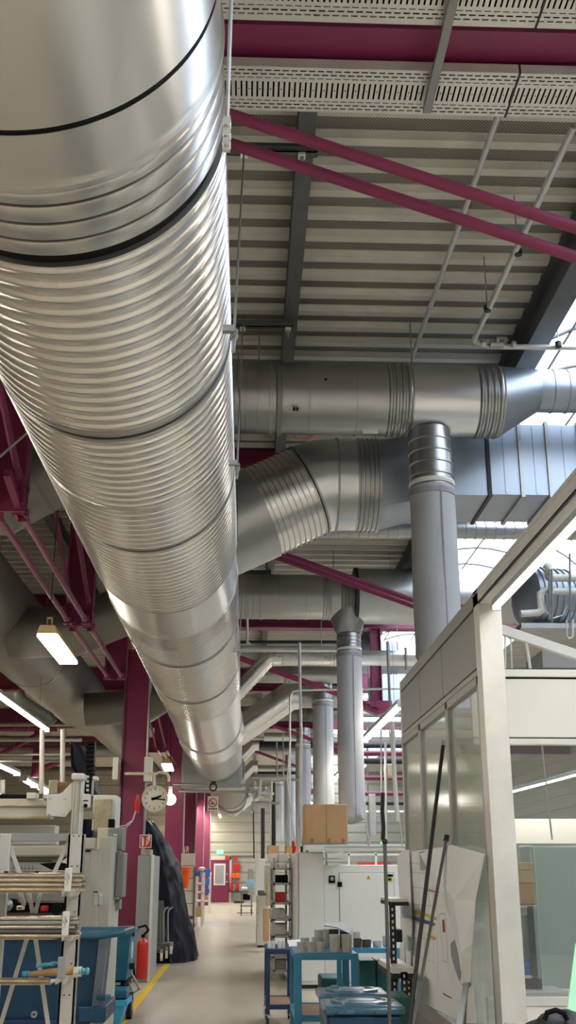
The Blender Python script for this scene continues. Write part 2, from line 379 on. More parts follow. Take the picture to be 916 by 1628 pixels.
for k in range(6):
    y = Y0+BAY*k
    t = thing('roof_girder', bl[k], 'beam', (0, y, 6.0), 'magenta crosswise roof girders')
    mb = MB(); mb.beam((XL, y, 6.01), (XR, y, 6.01), .30, .025); mb.beam((XL, y, 6.56), (XR, y, 6.56), .30, .025); mb.beam((XL, y, 6.29), (XR, y, 6.29), .016, .53)
    mb.build('beam', M['mag'], t)
    # queen post and stiffener on the right
    mb = MB(); mb.beam((2.45, y, 4.62), (2.45, y, 6.0), .20, .02, (0, 1, 0)); mb.beam((2.36, y, 4.62), (2.36, y, 6.0), .02, .22, (0, 1, 0)); mb.beam((2.54, y, 4.62), (2.54, y, 6.0), .02, .22, (0, 1, 0))
    mb.build('post', M['mag'], t)
    mb = MB(); mb.prism([(2.2, y-.13, 4.62), (2.72, y-.13, 4.62), (2.72, y-.13, 4.46), (2.45, y-.13, 4.36), (2.2, y-.13, 4.46)], (0, .26, 0)); mb.build('saddle', M['mag'], t)
TL = ['upper and nearer of the two long magenta tie rods under the nearest roof beam', 'lower of the two long magenta tie rods under the nearest roof beam', 'upper magenta tie rod passing behind the short bent duct branch', 'lower magenta tie rod passing behind the short bent duct branch', 'upper magenta tie rod crossing behind the second fabric tube', 'lower magenta tie rod crossing behind the second fabric tube', 'far magenta tie rod beyond the third fabric tube, nearer one', 'far magenta tie rod beyond the third fabric tube, farther one', 'faint tie rod at the end of the hall, nearer one', 'faint tie rod at the end of the hall, farther one']
for k in range(5):
    for j in (0, 1):
        y = Y0+BAY*k+(-.12, .12)[j]
        a = V((-.35, y, 5.50)); b = V((2.45, y, 4.5)) if k else V((2.62, y, 4.43)); d = (b-a).normalized()
        a = a-d*1.6
        t = thing('tie_rod', TL[2*k+j], 'tie rod', a, 'crosswise magenta tie rods')
        MB().cyl(a, b-d*.1, .033, None, 16).build('rod', M['mag'], t)
        clevis(t, b-d*.12, d); clevis(t, a+d*.05, -d)
# lengthwise truss left of the big duct
XG = -2.09
tr = thing('lengthwise_truss', 'magenta truss of flat posts and paired rods hanging left of the large duct', 'truss', (XG, 9, 6.0))
PB = [P(48, 833, X=-1.98), P(140, 990, X=-1.98), P(190, 1078, X=-1.98)]
posts = [(8.75, 4.55), (13.05, 4.5), (17.0, 4.5)]
for y, zb in posts:
    mb = MB(); mb.box(XG-.17, XG+.17, y-.012, y+.012, zb-.05, 6.2); mb.box(XG-.17, XG-.145, y-.09, y+.09, zb, 6.2); mb.box(XG+.145, XG+.17, y-.09, y+.09, zb, 6.2)
    mb.build('post', M['mag'], tr)
mb = MB(); ibeam(mb, (XG, YS+.1, 6.2), (XG, YE-.3, 6.2), .3, .36, .025); mb.build('top_beam', M['mag'], tr)
for s in (-.11, .11):
    for (ya, za), (yb, zb) in zip(posts, posts[1:]):
        a = V((XG+s, ya+.22, za-.02)); b = V((XG+s, yb-.22, zb-.02)); d = (b-a).normalized()
        MB().cyl(a, b, .03, None, 14).build('rod', M['mag'], tr); clevis(tr, a, -d); clevis(tr, b, d)
    for (y, z), dy in ((posts[0], -4.3), (posts[1], -4.0)):
        b = V((XG+s, y-.05, z+.22)); a = V((XG+s, y+dy+.9, z+1.75)); d = (b-a).normalized()
        MB().cyl(a, b, .03, None, 14).build('rod', M['mag'], tr); clevis(tr, b, d)
    MB().beam((XG+s, posts[0][0]-.5, posts[0][1]+.12), (XG+s, posts[0][0]+.05, posts[0][1]), .06, .07).build('link_plate', M['mag'], tr)
    y, z = posts[2]; a = V((XG+s, 19.5, 5.6)); b = V((XG+s, 26.5, 4.45)); d = (b-a).normalized()
    MB().cyl(a, b, .028, None, 12).build('rod', M['mag'], tr); clevis(tr, b, d)
    a = V((XG+s, 26.9, 4.4)); b = V((XG+s, 33., 4.4)); MB().cyl(a, b, .028, None, 12).build('rod', M['mag'], tr)
mb = MB(); mb.box(XG-.17, XG+.17, 26.6, 26.64, 4.35, 6.2); mb.build('post', M['mag'], tr)
# columns
cl = ['large nearest magenta steel column with the clock hung behind it', 'second magenta column behind the clock, beside the hanging lamp', 'third magenta column behind the lamp row along the aisle', 'fourth magenta column close to the far door', 'last magenta column just left of the far door']
for k, (x, y, w) in enumerate(((-1.95, 19., .42), (-2.02, 31.5, .50), (-2.02, 39.5, .45), (-2.02, 47.5, .42), (-1.95, 54., .42))):
    t = thing('steel_column', cl[k], 'column', (x, y, 0), 'magenta columns along the aisle')
    mb = MB(); h = 5.28 if k == 0 else 6.2
    mb.box(x-w/2, x+w/2, y-.13, y-.11, 0, h); mb.box(x-w/2, x+w/2, y+.17, y+.19, 0, h); mb.box(x-.01, x+.01, y-.11, y+.17, 0, h)
    if k == 0: mb.box(x-w/2-.02, x+w/2+.02, y-.15, y+.21, h, h+.03); mb.box(x-w/2, x-w/2+.03, y-.11, y+.17, 0, h)
    mb.build('column', M['mag'], t, .004)
    MB().box(x-.3, x+.3, y-.25, y+.3, 0, .02).build('base_plate', M['mag'], t)
    xe = x+w/2+.03
    MB().tube([(xe, y-.16, .3), (xe, y-.16, h)], .022, 8).build('conduit', M['zinc'], t)
    if k == 0: MB().tube([(x-.17, y-.16, 1.9), (x-.17, y-.16, h)], .012, 8).build('conduit', M['dark'], t)

# ================================================================== MAIN DUCT
DX, DZ, DR = -.7126, 4.201, .60
t = thing('ventilation_duct', 'huge shiny galvanised duct running the length of the aisle overhead', 'duct', (DX, 1.5, DZ))
def dsec(name, y0, y1, mat, ribs=None, r=DR, n=128, amp=.006, kind='seam', xz=(DX, DZ), parent=t):
    pr = []
    if not ribs: 
        m = max(1, int((y1-y0)/.5)); pr = [(y0+(y1-y0)*i/m, r) for i in range(m+1)]
    else:
        k = max(1, round((y1-y0)/ribs)); p = (y1-y0)/k
        for i in range(k):
            a = y0+i*p
            if kind == 'wave': pr += [(a+p*q, r+amp*h) for q, h in ((0, .0), (.12, .9), (.25, 1.), (.38, .75), (.55, .35), (.75, .1), (.9, -.3), (.93, -1.5), (.97, -1.5))]
            else: pr += [(a, r), (a+p*.72, r+amp*.35), (a+p*.76, r+amp*1.2), (a+p*.86, r+amp*1.2), (a+p*.9, r-amp*2.6), (a+p*.96, r-amp*2.6)]
        pr.append((y1, r))
    pr = [(a-y0, b) for a, b in pr]
    return MB().lathe(pr, (xz[0], y0, xz[1]), (0, 1, 0), n).build(name, mat, parent, smooth=50)
def djoint(y, w=.03, r=DR, lip=True, parent=t, xz=(DX, DZ), n=96):
    MB().lathe([(-w/2, r-.012), (w/2, r-.012)], (xz[0], y, xz[1]), (0, 1, 0), n, True).build('gasket', M['joint'], parent)
    if lip:
        for s in (-1, 1): MB().lathe([(-.014, r-.004), (-.014, r+.008), (.014, r+.008), (.014, r-.004)], (xz[0], y+s*(w/2+.014), xz[1]), (0, 1, 0), n, True).build('joint_band', M['galv'], parent)
dsec('duct_section', -6, 2.578, M['ductsm'], r=DR)
djoint(2.59, .022, DR+.010, False)
dsec('duct_section', 2.602, 2.84, M['ductsm'])
MB().lathe([(0, DR), (0, DR+.012), (.025, DR+.012), (.025, DR)], (DX, 2.84, DZ), (0, 1, 0), 128).build('joint_band', M['ductsm'], t)
ys = [2.868, 2.94, 3.04, 3.14, 3.235]
for a, b in zip(ys, ys[1:]):
    MB().lathe([(.0, DR-.012), (.005, DR-.012), (.007, DR+.006), (.02, DR+.008), (b-a-.02, DR+.004), (b-a-.004, DR+.003), (b-a-.002, DR-.012), (b-a, DR-.012)], (DX, a, DZ), (0, 1, 0), 128).build('ribbed_band', M['duct'], t, smooth=60)
djoint(3.27, .055, lip=False)
for a in ys[:-1]: MB().lathe([(-.003, DR-.004), (.005, DR-.004)], (DX, a, DZ), (0, 1, 0), 96).build('gasket', M['joint'], t)
MB().lathe([(0, DR-.004), (0, DR+.008), (.012, DR+.010), (.02, DR+.002), (.024, DR-.004)], (DX, 3.298, DZ), (0, 1, 0), 128).build('joint_band', M['ductsm'], t)
dsec('duct_section', 3.32, 4.83, M['duct'], .1, kind='wave', amp=.009); djoint(4.863)
dsec('duct_section', 4.9, 6.0, M['duct'], .1, kind='wave', amp=.008); dsec('duct_section', 6.0, 6.78, M['duct'], .1); djoint(6.815)
dsec('duct_section', 6.85, 8.62, M['duct'], .1, amp=.007); djoint(8.645, .02, lip=False)
dsec('duct_section', 8.66, 9.64, M['ductsm']); dsec('duct_section', 9.64, 10.2, M['duct'], .1, r=DR+.006); djoint(10.21, .012, lip=False)
dsec('duct_section', 10.22, 11.05, M['duct'], .11, kind='wave', amp=.006); djoint(11.09, .05)
dsec('duct_section', 11.13, 13.60, M['duct'], .14, kind='wave', amp=.006); djoint(13.66, .06)
dsec('duct_section', 13.7, 15.44, M['duct'], .14, kind='wave', amp=.005); djoint(15.45, .015, lip=False)
dsec('duct_section', 15.46, 19.8, M['ductsm']); 
MB().lathe([(0, DR), (0, DR+.03), (.06, DR+.03), (1.6, DR+.03), (1.66, DR+.05), (1.72, DR+.03), (1.72, DR)], (DX, 19.82, DZ), (0, 1, 0), 96).build('collar', M['ductsm'], t)
dsec('duct_section', 21.54, 26.3, M['galv'], None)
mb = MB(); mb.box(-1.55, -.12, 26.35, 27.6, 3.45, 4.75)
for i in range(6): mb.box(-1.5+i*.26, -1.485+i*.26, 26.33, 26.35, 3.45, 4.75)
mb.build('end_box', M['galv'], t, .01)
# smaller duct continuing behind
t2 = thing('ventilation_duct', 'narrower end of the aisle duct that steps down near the far wall', 'duct', (-.45, 30, 4.0))
mb = MB(); mb.loft([((-.55, 27.6, 4.0), (0, 1, 0), .52), ((-.55, 36, 4.0), (0, 1, 0), .52)], 48); mb.build('duct_section', M['galvd'], t2)
mb = MB(); mb.loft([((-.5, 36, 4.0), (0, 1, 0), .46), ((-.5, 42, 4.0), (0, 1, 0), .46), ((-.5, 42.5, 4.0), (0, 1, 0), .36), ((-.5, 42.7, 4.0), (0, 1, 0), .12)], 48); mb.build('duct_section', M['galv'], t2)
for y in (36, 39): MB().lathe([(0, .46), (0, .54), (.05, .54), (.05, .46)], (-.52, y, 4.), (0, 1, 0), 48).build('joint_band', M['galv'], t2)

# ================================================================== SECOND (LEFT) DUCT
E2X, E2Z, E2R = -3.74, 5.19, .60
t = thing('ventilation_duct', 'dull unlit second large duct on the left, parallel to the shiny one', 'duct', (E2X, 2, E2Z))
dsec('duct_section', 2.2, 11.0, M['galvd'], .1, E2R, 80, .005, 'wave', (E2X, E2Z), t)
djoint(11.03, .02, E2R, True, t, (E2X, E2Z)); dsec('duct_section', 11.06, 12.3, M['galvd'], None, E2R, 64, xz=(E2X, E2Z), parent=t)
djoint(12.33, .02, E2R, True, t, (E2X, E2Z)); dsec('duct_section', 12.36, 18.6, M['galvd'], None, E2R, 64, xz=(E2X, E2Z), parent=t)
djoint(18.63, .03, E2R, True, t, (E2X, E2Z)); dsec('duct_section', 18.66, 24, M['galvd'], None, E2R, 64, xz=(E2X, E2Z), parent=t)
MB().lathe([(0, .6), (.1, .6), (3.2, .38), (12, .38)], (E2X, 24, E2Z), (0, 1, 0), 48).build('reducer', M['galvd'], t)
# branches between the two, left of the truss
def branch(name, label, pts, r, mat, seams=(), rb=.02, group=None, n=40):
    tt = thing(name, label, 'duct', pts[0], group); mb = MB(); mb.tube(pts, r, n); mb.build('duct_section', mat, tt, smooth=40)
    tot = [V(p) for p in pts]
    for s in seams:       # s: (segment index, fraction)
        a, b = tot[s[0]], tot[s[0]+1]; d = (b-a).normalized(); c = a.lerp(b, s[1])
        MB().lathe([(-rb, r*.98), (-rb*.8, r+.010), (rb*.8, r+.010), (rb, r*.98)], c, d, n).build('joint_band', mat, tt)
    return tt
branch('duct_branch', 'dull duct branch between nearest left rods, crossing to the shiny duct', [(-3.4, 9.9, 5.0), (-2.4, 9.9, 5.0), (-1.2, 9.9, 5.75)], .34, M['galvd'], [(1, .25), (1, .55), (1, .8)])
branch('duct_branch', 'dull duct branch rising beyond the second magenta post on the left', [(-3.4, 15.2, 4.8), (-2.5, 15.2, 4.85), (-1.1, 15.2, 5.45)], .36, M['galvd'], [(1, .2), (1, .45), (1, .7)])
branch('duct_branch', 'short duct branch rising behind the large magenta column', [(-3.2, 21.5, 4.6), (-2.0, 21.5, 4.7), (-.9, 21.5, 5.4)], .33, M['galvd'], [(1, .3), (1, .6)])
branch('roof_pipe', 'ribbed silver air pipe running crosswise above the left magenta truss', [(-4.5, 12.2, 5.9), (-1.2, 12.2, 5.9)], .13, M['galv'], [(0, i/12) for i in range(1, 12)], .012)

# ================================================================== CROSSWISE DUCT 1 (nearest, under the roof)
def xduct(label, Y, z, r, secs, n=64, mat=M['galv']):
    """secs: list of (x_start, x_end, kind) in metres; kind plain / ribs / dark"""
    tt = thing('crosswise_duct', label, 'duct', (secs[0][0], Y, z))
    for x0, x1, kind, *q in secs:
        rr = q[0] if q else r; zz = q[1] if len(q) > 1 else z; m_ = q[2] if len(q) > 2 else mat
        if kind == 'plain': pr = [(0, rr), (x1-x0, rr)]
        elif kind == 'ribs':
            k = max(2, round((x1-x0)/.055)); p = (x1-x0)/k; pr = []
            for i in range(k): pr += [(i*p, rr-.002), (i*p+p*.25, rr+.014), (i*p+p*.5, rr+.014), (i*p+p*.75, rr-.002)]
            pr.append((x1-x0, rr))
        elif kind == 'seams':
            k = max(1, round((x1-x0)/.11)); p = (x1-x0)/k; pr = []
            for i in range(k): pr += [(i*p, rr), (i*p+p*.88, rr), (i*p+p*.9, rr+.007), (i*p+p*.98, rr+.007)]
            pr.append((x1-x0, rr))
        MB().lathe(pr, (x0, Y, zz), (1, 0, 0), n).build('duct_section' if kind != 'ribs' else 'ribbed_band', m_, tt, smooth=40)
    xa, xb = secs[0][0], secs[-1][1]
    for f in (.3, .75):
        xh = xa+(xb-xa)*f
        if z+r < ROOF-.06: MB().cyl((xh, Y, z+r-.01), (xh, Y, ROOF+.03), .007, None, 8).build('hanger_rod', M['zinc'], tt)
    return tt
def joint_x(tt, x, Y, z, r, w=.012, mat=None, n=64):
    MB().lathe([(-w, r-.01), (-w*.8, r+.011), (w*.8, r+.011), (w, r-.01)], (x, Y, z), (1, 0, 0), n).build('joint_band', mat or M['zinc'], tt)
C1Y = 9.17; C1Z = EYE+4.19; C1R = .335
fx = lambda px, py=632, Y=C1Y: P(px, py, Y=Y).x
c1 = xduct('nearest crosswise silver duct under the roof, tapering to a thin end at right', C1Y, C1Z, C1R,
    [(-.9, fx(430), 'seams'), (fx(430), fx(612), 'plain'), (fx(612), fx(651), 'ribs'), (fx(651), fx(752), 'plain', C1R, C1Z, M['ductsm']), (fx(752), fx(792), 'ribs', C1R+.004)])
for px in (430, 447, 490, 564): joint_x(c1, fx(px), C1Y, C1Z, C1R, .006 if px > 450 else .016)
MB().lathe([(0, C1R+.006), (.012, C1R+.022), (.05, C1R+.02), (.06, C1R+.004)], (fx(438), C1Y, C1Z), (1, 0, 0), 64).build('clamp_ring', M['galvd'], c1)
r2 = .205; z2 = C1Z+C1R-r2-.01
MB().loft([((fx(792), C1Y, C1Z), (1, 0, 0), C1R), ((fx(855), C1Y, z2), (1, 0, 0), r2)], 64).build('reducer', M['rect'], c1)
pr = []
k = 14; x0 = fx(855); p = .14
for i in range(k): pr += [(i*p, r2), (i*p+p*.86, r2), (i*p+p*.88, r2+.008), (i*p+p*.98, r2+.008)]
MB().lathe(pr+[(k*p, r2)], (x0, C1Y, z2), (1, 0, 0), 48).build('duct_section', M['rect'], c1)
for px, py in ((518, 603), (468, 649), (473, 649)):
    p_ = P(px, py, Y=C1Y-C1R); MB().cyl(p_, p_+V((0, .04, 0)), .012, None, 8).build('plug', M['joint'], c1)
MB().pbox(577, 683, 601, 689, C1Y-.15, .01).build('sticker', M['white'], c1)
def sock(label, x, Y, ztop, zf, zb, r, stub=True, wr=.5, group='hanging fabric air tubes'):
    tt = thing('fabric_air_tube', label, 'air tube', (x, Y, ztop), group)
    rs = r*.93; h = ztop-zf; pr = [(0, rs)]
    for i in range(1, 5): pr += [(h*i/5-.012, rs+.001), (h*i/5-.004, rs+.012), (h*i/5+.006, rs+.012), (h*i/5+.014, rs)]
    pr += [(h, rs)]
    MB().lathe(pr, (x, Y, ztop), (0, 0, -1), 40).build('metal_collar', M['galv'], tt)
    MB().lathe([(0, rs), (0, rs+.015), (.02, rs+.02), (.04, rs+.012)], (x, Y, zf+.06), (0, 0, -1), 40).build('clamp_ring', M['white'], tt)
    # fabric skin with slight puckers
    n = 64; rows = []; H = zf-zb; m = 40
    vs = []; fs = []
    for j in range(m+1):
        f = j/m; z = zf-H*f; e = H*(1-f)
        rr = r*(1-.01*cos(pi*f)); 
        if e < .07: rr = r*sqrt(max(0, 1-((.07-e)/.075)**2)*.85+.15*(e/.07))
        if j == m: rr = r*.1
        for i in range(n):
            a = 2*pi*i/n
            w = .0035*sin(a*26)*max(0, 1-f*14) + .004*sin(a*3+f*9)*.6 + wr*.02*max(0, 1-e/.55)*(sin(a*9+f*60)*.5+sin(a*5-f*35+2)*.6)
            vs.append((x+(rr+w*(rr/r))*cos(a), Y+(rr+w*(rr/r))*sin(a), z+wr*.02*sin(a*4)*max(0, 1-e/.3)))
    for j in range(m):
        for i in range(n): fs.append((j*n+i, j*n+(i+1) % n, (j+1)*n+(i+1) % n, (j+1)*n+i))
    fs.append(tuple(reversed(range(n)))); fs.append(tuple(m*n+i for i in range(n)))
    MB().add(vs, fs).build('fabric_sleeve', M['fabric'], tt, smooth=70)
    MB().lathe([(0, r+.002), (.004, r+.006), (.05, r+.006), (.054, r+.002)], (x, Y, zf-.03), (0, 0, -1), 64).build('hem', M['fabricd'], tt)
    a = -1.35; MB().box(x+r*cos(a)-.006, x+r*cos(a)+.006, Y+r*sin(a)-.006, Y+r*sin(a)+.02, zb+.1, zf-.08).build('seam', M['fabricd'], tt)
    return tt
sx = P(686, 760, Y=C1Y).x
s1r = .5*(P(722, 900, Y=C1Y).x-P(649, 900, Y=C1Y).x)
sock('nearest and widest grey fabric air tube, hanging down behind the cabin top', sx, C1Y, C1Z-C1R+.02, P(686, 778, Y=C1Y).z, EYE+1.68, s1r, wr=.1)

# ------------------------------------------------------------------ bent branch + square duct (first bay)
B1Y = 10.15; ax = lambda px, py, Y=B1Y: P(px, py, Y=Y)
el = ax(512, 771); st = ax(300, 865)
b1 = thing('duct_branch', 'large bent silver branch rising from the main duct below the nearest crosswise duct', 'duct', el)
d1 = (el-st).normalized(); R1 = .465
mid = (d1+V((1, 0, 0))).normalized()
pA = ax(415, 814); pB = ax(488, 781)
prof = []
LL = (pB-pA).length; k = 9; p = LL/k
MB().loft([(st-V((0, 0, 0)), d1, R1*1.04), (pA, d1, R1*1.04)], 64).build('saddle_collar', M['galv'], b1)
for i in range(k): prof += [(i*p, R1), (i*p+p*.7, R1), (i*p+p*.78, R1+.014), (i*p+p*.92, R1+.014)]
MB().lathe(prof+[(LL, R1)], pA, d1, 72).build('ribbed_section', M['duct'], b1)
m1 = (d1*.7+V((1, 0, 0))*.3).normalized(); e0 = pB+d1*.02; e2 = ax(534, 771); e1 = (e0+e2)/2+V((0, 0, .02))
MB().loft([(e0, d1, R1+.006), (e1-V((.0, 0, 0)), mid, R1+.004), (e2, (1, 0, 0), R1+.004)], 72).build('elbow', M['ductsm'], b1)
x0 = e2.x; x1 = ax(563, 771).x; x2 = ax(598, 771).x
MB().lathe([(0, R1), (x1-x0, R1)], (x0, B1Y, e2.z), (1, 0, 0), 72).build('duct_section', M['ductsm'], b1)
prof = []; k = 5; p = (x2-x1)/k
for i in range(k): prof += [(i*p, R1), (i*p+p*.5, R1), (i*p+p*.6, R1+.014), (i*p+p*.9, R1+.014)]
MB().lathe(prof+[(x2-x1, R1)], (x1, B1Y, e2.z), (1, 0, 0), 72).build('ribbed_band', M['galv'], b1)
for xx, dd in ((x0, (1, 0, 0)), (x2, (1, 0, 0))): MB().lathe([(-.012, R1-.01), (-.01, R1+.013), (.01, R1+.013), (.012, R1-.01)], (xx, B1Y, e2.z), dd, 72).build('joint_band', M['zinc'], b1)
MB().lathe([(-.012, R1-.01), (-.01, R1+.016), (.01, R1+.016), (.012, R1-.01)], e0, d1, 72).build('joint_band', M['zinc'], b1)
# round-to-square transition
xs = ax(700, 771).x; zb, zt = EYE+3.45, EYE+4.20; yf, yb_ = 9.72, 10.58
n = 48; vs = []; 
for i in range(n):
    a = 2*pi*i/n; vs.append((x2, B1Y+R1*sin(a), e2.z+R1*cos(a)))
for i in range(n):
    a = 2*pi*i/n; sy, sz = sin(a), cos(a); m_ = max(abs(sy), abs(sz))
    vs.append((xs, (yf+yb_)/2+(yb_-yf)/2*sy/m_, (zb+zt)/2+(zt-zb)/2*sz/m_))
MB().add(vs, [(i, (i+1) % n, n+(i+1) % n, n+i) for i in range(n)]).build('square_transition', M['rect'], b1, smooth=12)
q = thing('square_duct', 'bluish rectangular sheet metal duct with folded flanges right of the fabric tube', 'duct', (xs, B1Y, zb))
xe = [xs, ax(763, 771).x, ax(813, 771).x, ax(856, 771).x, ax(905, 771).x, ax(960, 771).x]
for i, (a, b_) in enumerate(zip(xe, xe[1:])):
    dz = .0 if i == 0 else .03
    mb = MB(); mb.box(a, b_-.008, yf, yb_, zb+dz*.3, zt); mb.build('panel', M['rect'], q)
    for fy in (yf-.022,): MB().box(b_-.022, b_+.014, fy, yb_+.02, zb-.02, zt+.03).build('flange', M['zinc'] if i else M['dark'], q)
    if i: MB().box((a+b_)/2-.01, (a+b_)/2+.01, yf-.006, yf, zb+.02, zt-.02).build('crease', M['rect'], q)
# thin crosswise spiral pipe behind
xduct('thin crosswise silver pipe behind and below the square duct', 11.4, EYE+3.62, .095, [(-.3, 5.5, 'seams')], 24)

# ================================================================== CROSSWISE DUCT 2
C2Y = 16.9; C2Z = P(470, 949, Y=C2Y).z; C2R = .365
g = lambda px: P(px, 949, Y=C2Y).x
c2 = xduct('second crosswise duct over the long narrow fabric tube, wider at right', C2Y, C2Z, C2R,
    [(-.7, g(413), 'seams'), (g(413), g(512), 'plain'), (g(512), g(526), 'ribs'), (g(526), g(540), 'plain'), (g(540), g(563), 'ribs', C2R, C2Z, M['galvd']), (g(566), g(1000), 'plain', .455, C2Z+.02, M['galv'])])
for px in (395, 415, 443, 486): joint_x(c2, g(px), C2Y, C2Z, C2R, .01)
joint_x(c2, g(565), C2Y, C2Z+.02, .455, .03, M['dark'])
s2x = P(557, 1150, Y=C2Y).x; s2r = .5*(P(578, 1150, Y=C2Y).x-P(537, 1150, Y=C2Y).x)
MB().loft([((s2x-.02, C2Y, C2Z-.2), (0, 0, 1), .3), ((s2x-.01, C2Y, C2Z-C2R-.05), (0, 0, 1), .27), ((s2x, C2Y, P(557, 1008, Y=C2Y).z), (0, 0, 1), s2r*.98)], 40).build('take_off', M['galv'], c2)
sock('long grey fabric air tube ending just above the cardboard box', s2x, C2Y, P(557, 1009, Y=C2Y).z, P(557, 1037, Y=C2Y).z, P(557, 1309, Y=C2Y).z, s2r, wr=1.)
# third, fourth ... fabric tubes
for lab, xp, Y, w, yt, yf_, yb in (('third fabric air tube, standing out behind the cardboard box', 514, 24.6, 33, 1083, 1118, 1300),
    ('fourth fabric air tube with tall grey collar, left of the cardboard box', 482, 32.3, 24, 1158, 1187, 1350),
    ('slim fifth fabric air tube beside the hanging hoses', 461, 40., 17, 1200, 1225, 1345),
    ('last pale fabric air tube close to the end wall', 445, 47.7, 12, 1238, 1246, 1340)):
    r = .5*(P(xp+w/2, 1200, Y=Y).x-P(xp-w/2, 1200, Y=Y).x)
    sock(lab, P(xp, 1200, Y=Y).x, Y, P(xp, yt, Y=Y).z, P(xp, yf_, Y=Y).z, P(xp, yb, Y=Y).z, r, wr=.4)

# ================================================================== FARTHER CROSSWISE DUCTS AND BRANCHES
def pd(label, xa, xb, yc, h, Y, mat='galv', kind='seams', n=32):
    a = P(xa, yc, Y=Y); b = P(xb, yc, Y=Y); z = (a.z+b.z)/2; r = abs(P(xa, yc-h/2, Y=Y).z-P(xa, yc+h/2, Y=Y).z)/2*.97
    return xduct(label, Y, z, r, [(a.x, a.x+(b.x-a.x)*.35, kind), (a.x+(b.x-a.x)*.35, a.x+(b.x-a.x)*.45, 'ribs'), (a.x+(b.x-a.x)*.45, b.x, 'plain')], n, M[mat])
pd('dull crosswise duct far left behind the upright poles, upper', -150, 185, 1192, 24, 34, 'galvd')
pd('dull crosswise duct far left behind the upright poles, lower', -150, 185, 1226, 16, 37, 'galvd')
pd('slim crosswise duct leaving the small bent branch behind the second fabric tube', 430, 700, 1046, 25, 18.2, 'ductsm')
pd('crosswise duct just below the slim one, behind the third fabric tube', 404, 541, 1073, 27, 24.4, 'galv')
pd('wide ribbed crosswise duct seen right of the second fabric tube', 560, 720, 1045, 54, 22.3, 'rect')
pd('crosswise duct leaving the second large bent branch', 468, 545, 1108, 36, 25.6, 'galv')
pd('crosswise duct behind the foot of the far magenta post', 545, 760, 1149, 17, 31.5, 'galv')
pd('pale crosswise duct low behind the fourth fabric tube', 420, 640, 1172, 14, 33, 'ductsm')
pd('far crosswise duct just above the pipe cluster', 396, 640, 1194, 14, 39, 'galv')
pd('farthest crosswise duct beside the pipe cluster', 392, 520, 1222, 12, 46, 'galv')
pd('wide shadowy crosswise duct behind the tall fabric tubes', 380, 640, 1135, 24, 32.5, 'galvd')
def pbr(label, pa, pe, pc, w, Y, mat='duct'):
    a = P(*pa, Y=Y); b = P(*pe, Y=Y); c = P(*pc, Y=Y); r = abs(P(400, 1000, Y=Y).x-P(400+w, 1000, Y=Y).x)/2
    return branch('duct_branch', label, [a, b, c], r, M[mat], [(0, i/9) for i in range(2, 9)]+[(1, .3)], .012, None, 36)
pbr('small bent branch rising from the main duct below the second crosswise duct', (372, 1107), (428, 1046), (448, 1046), 24, 18.2)
pbr('second large bent branch, ribbed, rising behind the slim fabric tubes', (352, 1182), (462, 1106), (476, 1106), 43, 25.6)
pbr('small far branch near the main duct end, above the pipe cluster', (376, 1212), (402, 1184), (412, 1184), 18, 33.5)
pbr('lowest far branch joining the narrow end duct', (368, 1290), (398, 1266), (408, 1262), 20, 42)
pbr('stub branch close behind the main duct, under a dark tie rod', (376, 1245), (402, 1217), (410, 1217), 15, 39)
mb = MB(); mb.pbox(592, 1072, 800, 1125, 26.4, .9)
tag(mb.build('square_duct', M['rect'], None, .01), 'bluish rectangular duct behind the far magenta post', 'duct')
#PART3
# ================================================================== CABLE TRAYS, HANGERS, PIPES
def tray(label, y0, y1, z, joints):
    yc = (y0+y1)/2; tt = thing('cable_tray', label, 'cable tray', (0, yc, z), 'perforated trays beside the nearest roof beam')
    MB().box(-2.5, 5., y0, y1, z, z+.0015).build('tray_bottom', M['tray'], tt)
    for y in (y0, y1): MB().box(-2.5, 5., y-.001, y+.001, z, z+.06).build('side_rail', M['trays'], tt)
    for x in joints: MB().box(x-.006, x+.006, y0-.004, y1+.004, z-.004, z+.06).build('joint_strip', M['seam'], tt)
    MB().box(-2.5, 5., y0+.03, y1-.03, z+.02, z+.035).build('cable_bed', M['dark'], tt)
tray('perforated cable tray behind the nearest magenta beam, full width visible', 4.93, 5.30, EYE+4.3, [P(815, 140, Y=5.1).x])
tray('perforated cable tray cut by the top edge, in front of the nearest magenta beam', 4.18, 4.585, EYE+4.3, [P(858, 25, Y=4.5).x])
sxx = P(679, 180, Z=EYE+4.24)
mb = MB(); mb.box(-.022, .022, 3.2, sxx.y, -.002, 0); mb.box(-.024, -.02, 3.2, sxx.y, 0, .04); mb.box(.02, .024, 3.2, sxx.y, 0, .04)
o = MB(); o.v = [v+V((sxx.x, 0, EYE+4.24)) for v in mb.v]; o.f = mb.f; o.mi = mb.mi
so = thing('mounting_rail', 'slotted steel rail crossing under both cable trays', 'rail', (sxx.x, 3.2, EYE+4.24)); o.build('channel', M['strut'], so)
def pipe(name, label, pts, r, mat, cat='pipe', n=10, group=None):
    o = MB().tube(pts, r, n).build(name, M[mat], None, smooth=50); return tag(o, label, cat, group)
pA_, pB_ = P(797, 170, Z=EYE+4.85), P(655, 570, Z=EYE+4.85)
t = thing('conduit', 'pale conduit running lengthwise under the deck, left of the two', 'pipe', pA_); MB().tube([pA_-(pB_-pA_)*.08, pB_], .022, 12).build('tube', M['conduit'], t)
for f in (.25, .72): c = pA_.lerp(pB_, f); MB().lathe([(0, .028), (.05, .028)], c, pB_-pA_, 12).build('coupling', M['conduit'], t)
a = P(913, 200, Z=EYE+4.5); b_ = P(754, 540, Z=EYE+4.5); e = P(760, 548, Z=EYE+4.5); f_ = V((a.x+3, e.y, e.z))
t = thing('conduit', 'pale compressed air pipe right of the deck conduit, turning right at a valve', 'pipe', a)
MB().tube([a, b_, b_+V((.02, .04, 0)), e+V((.08, .03, 0)), f_], .024, 12).build('tube', M['conduit'], t)
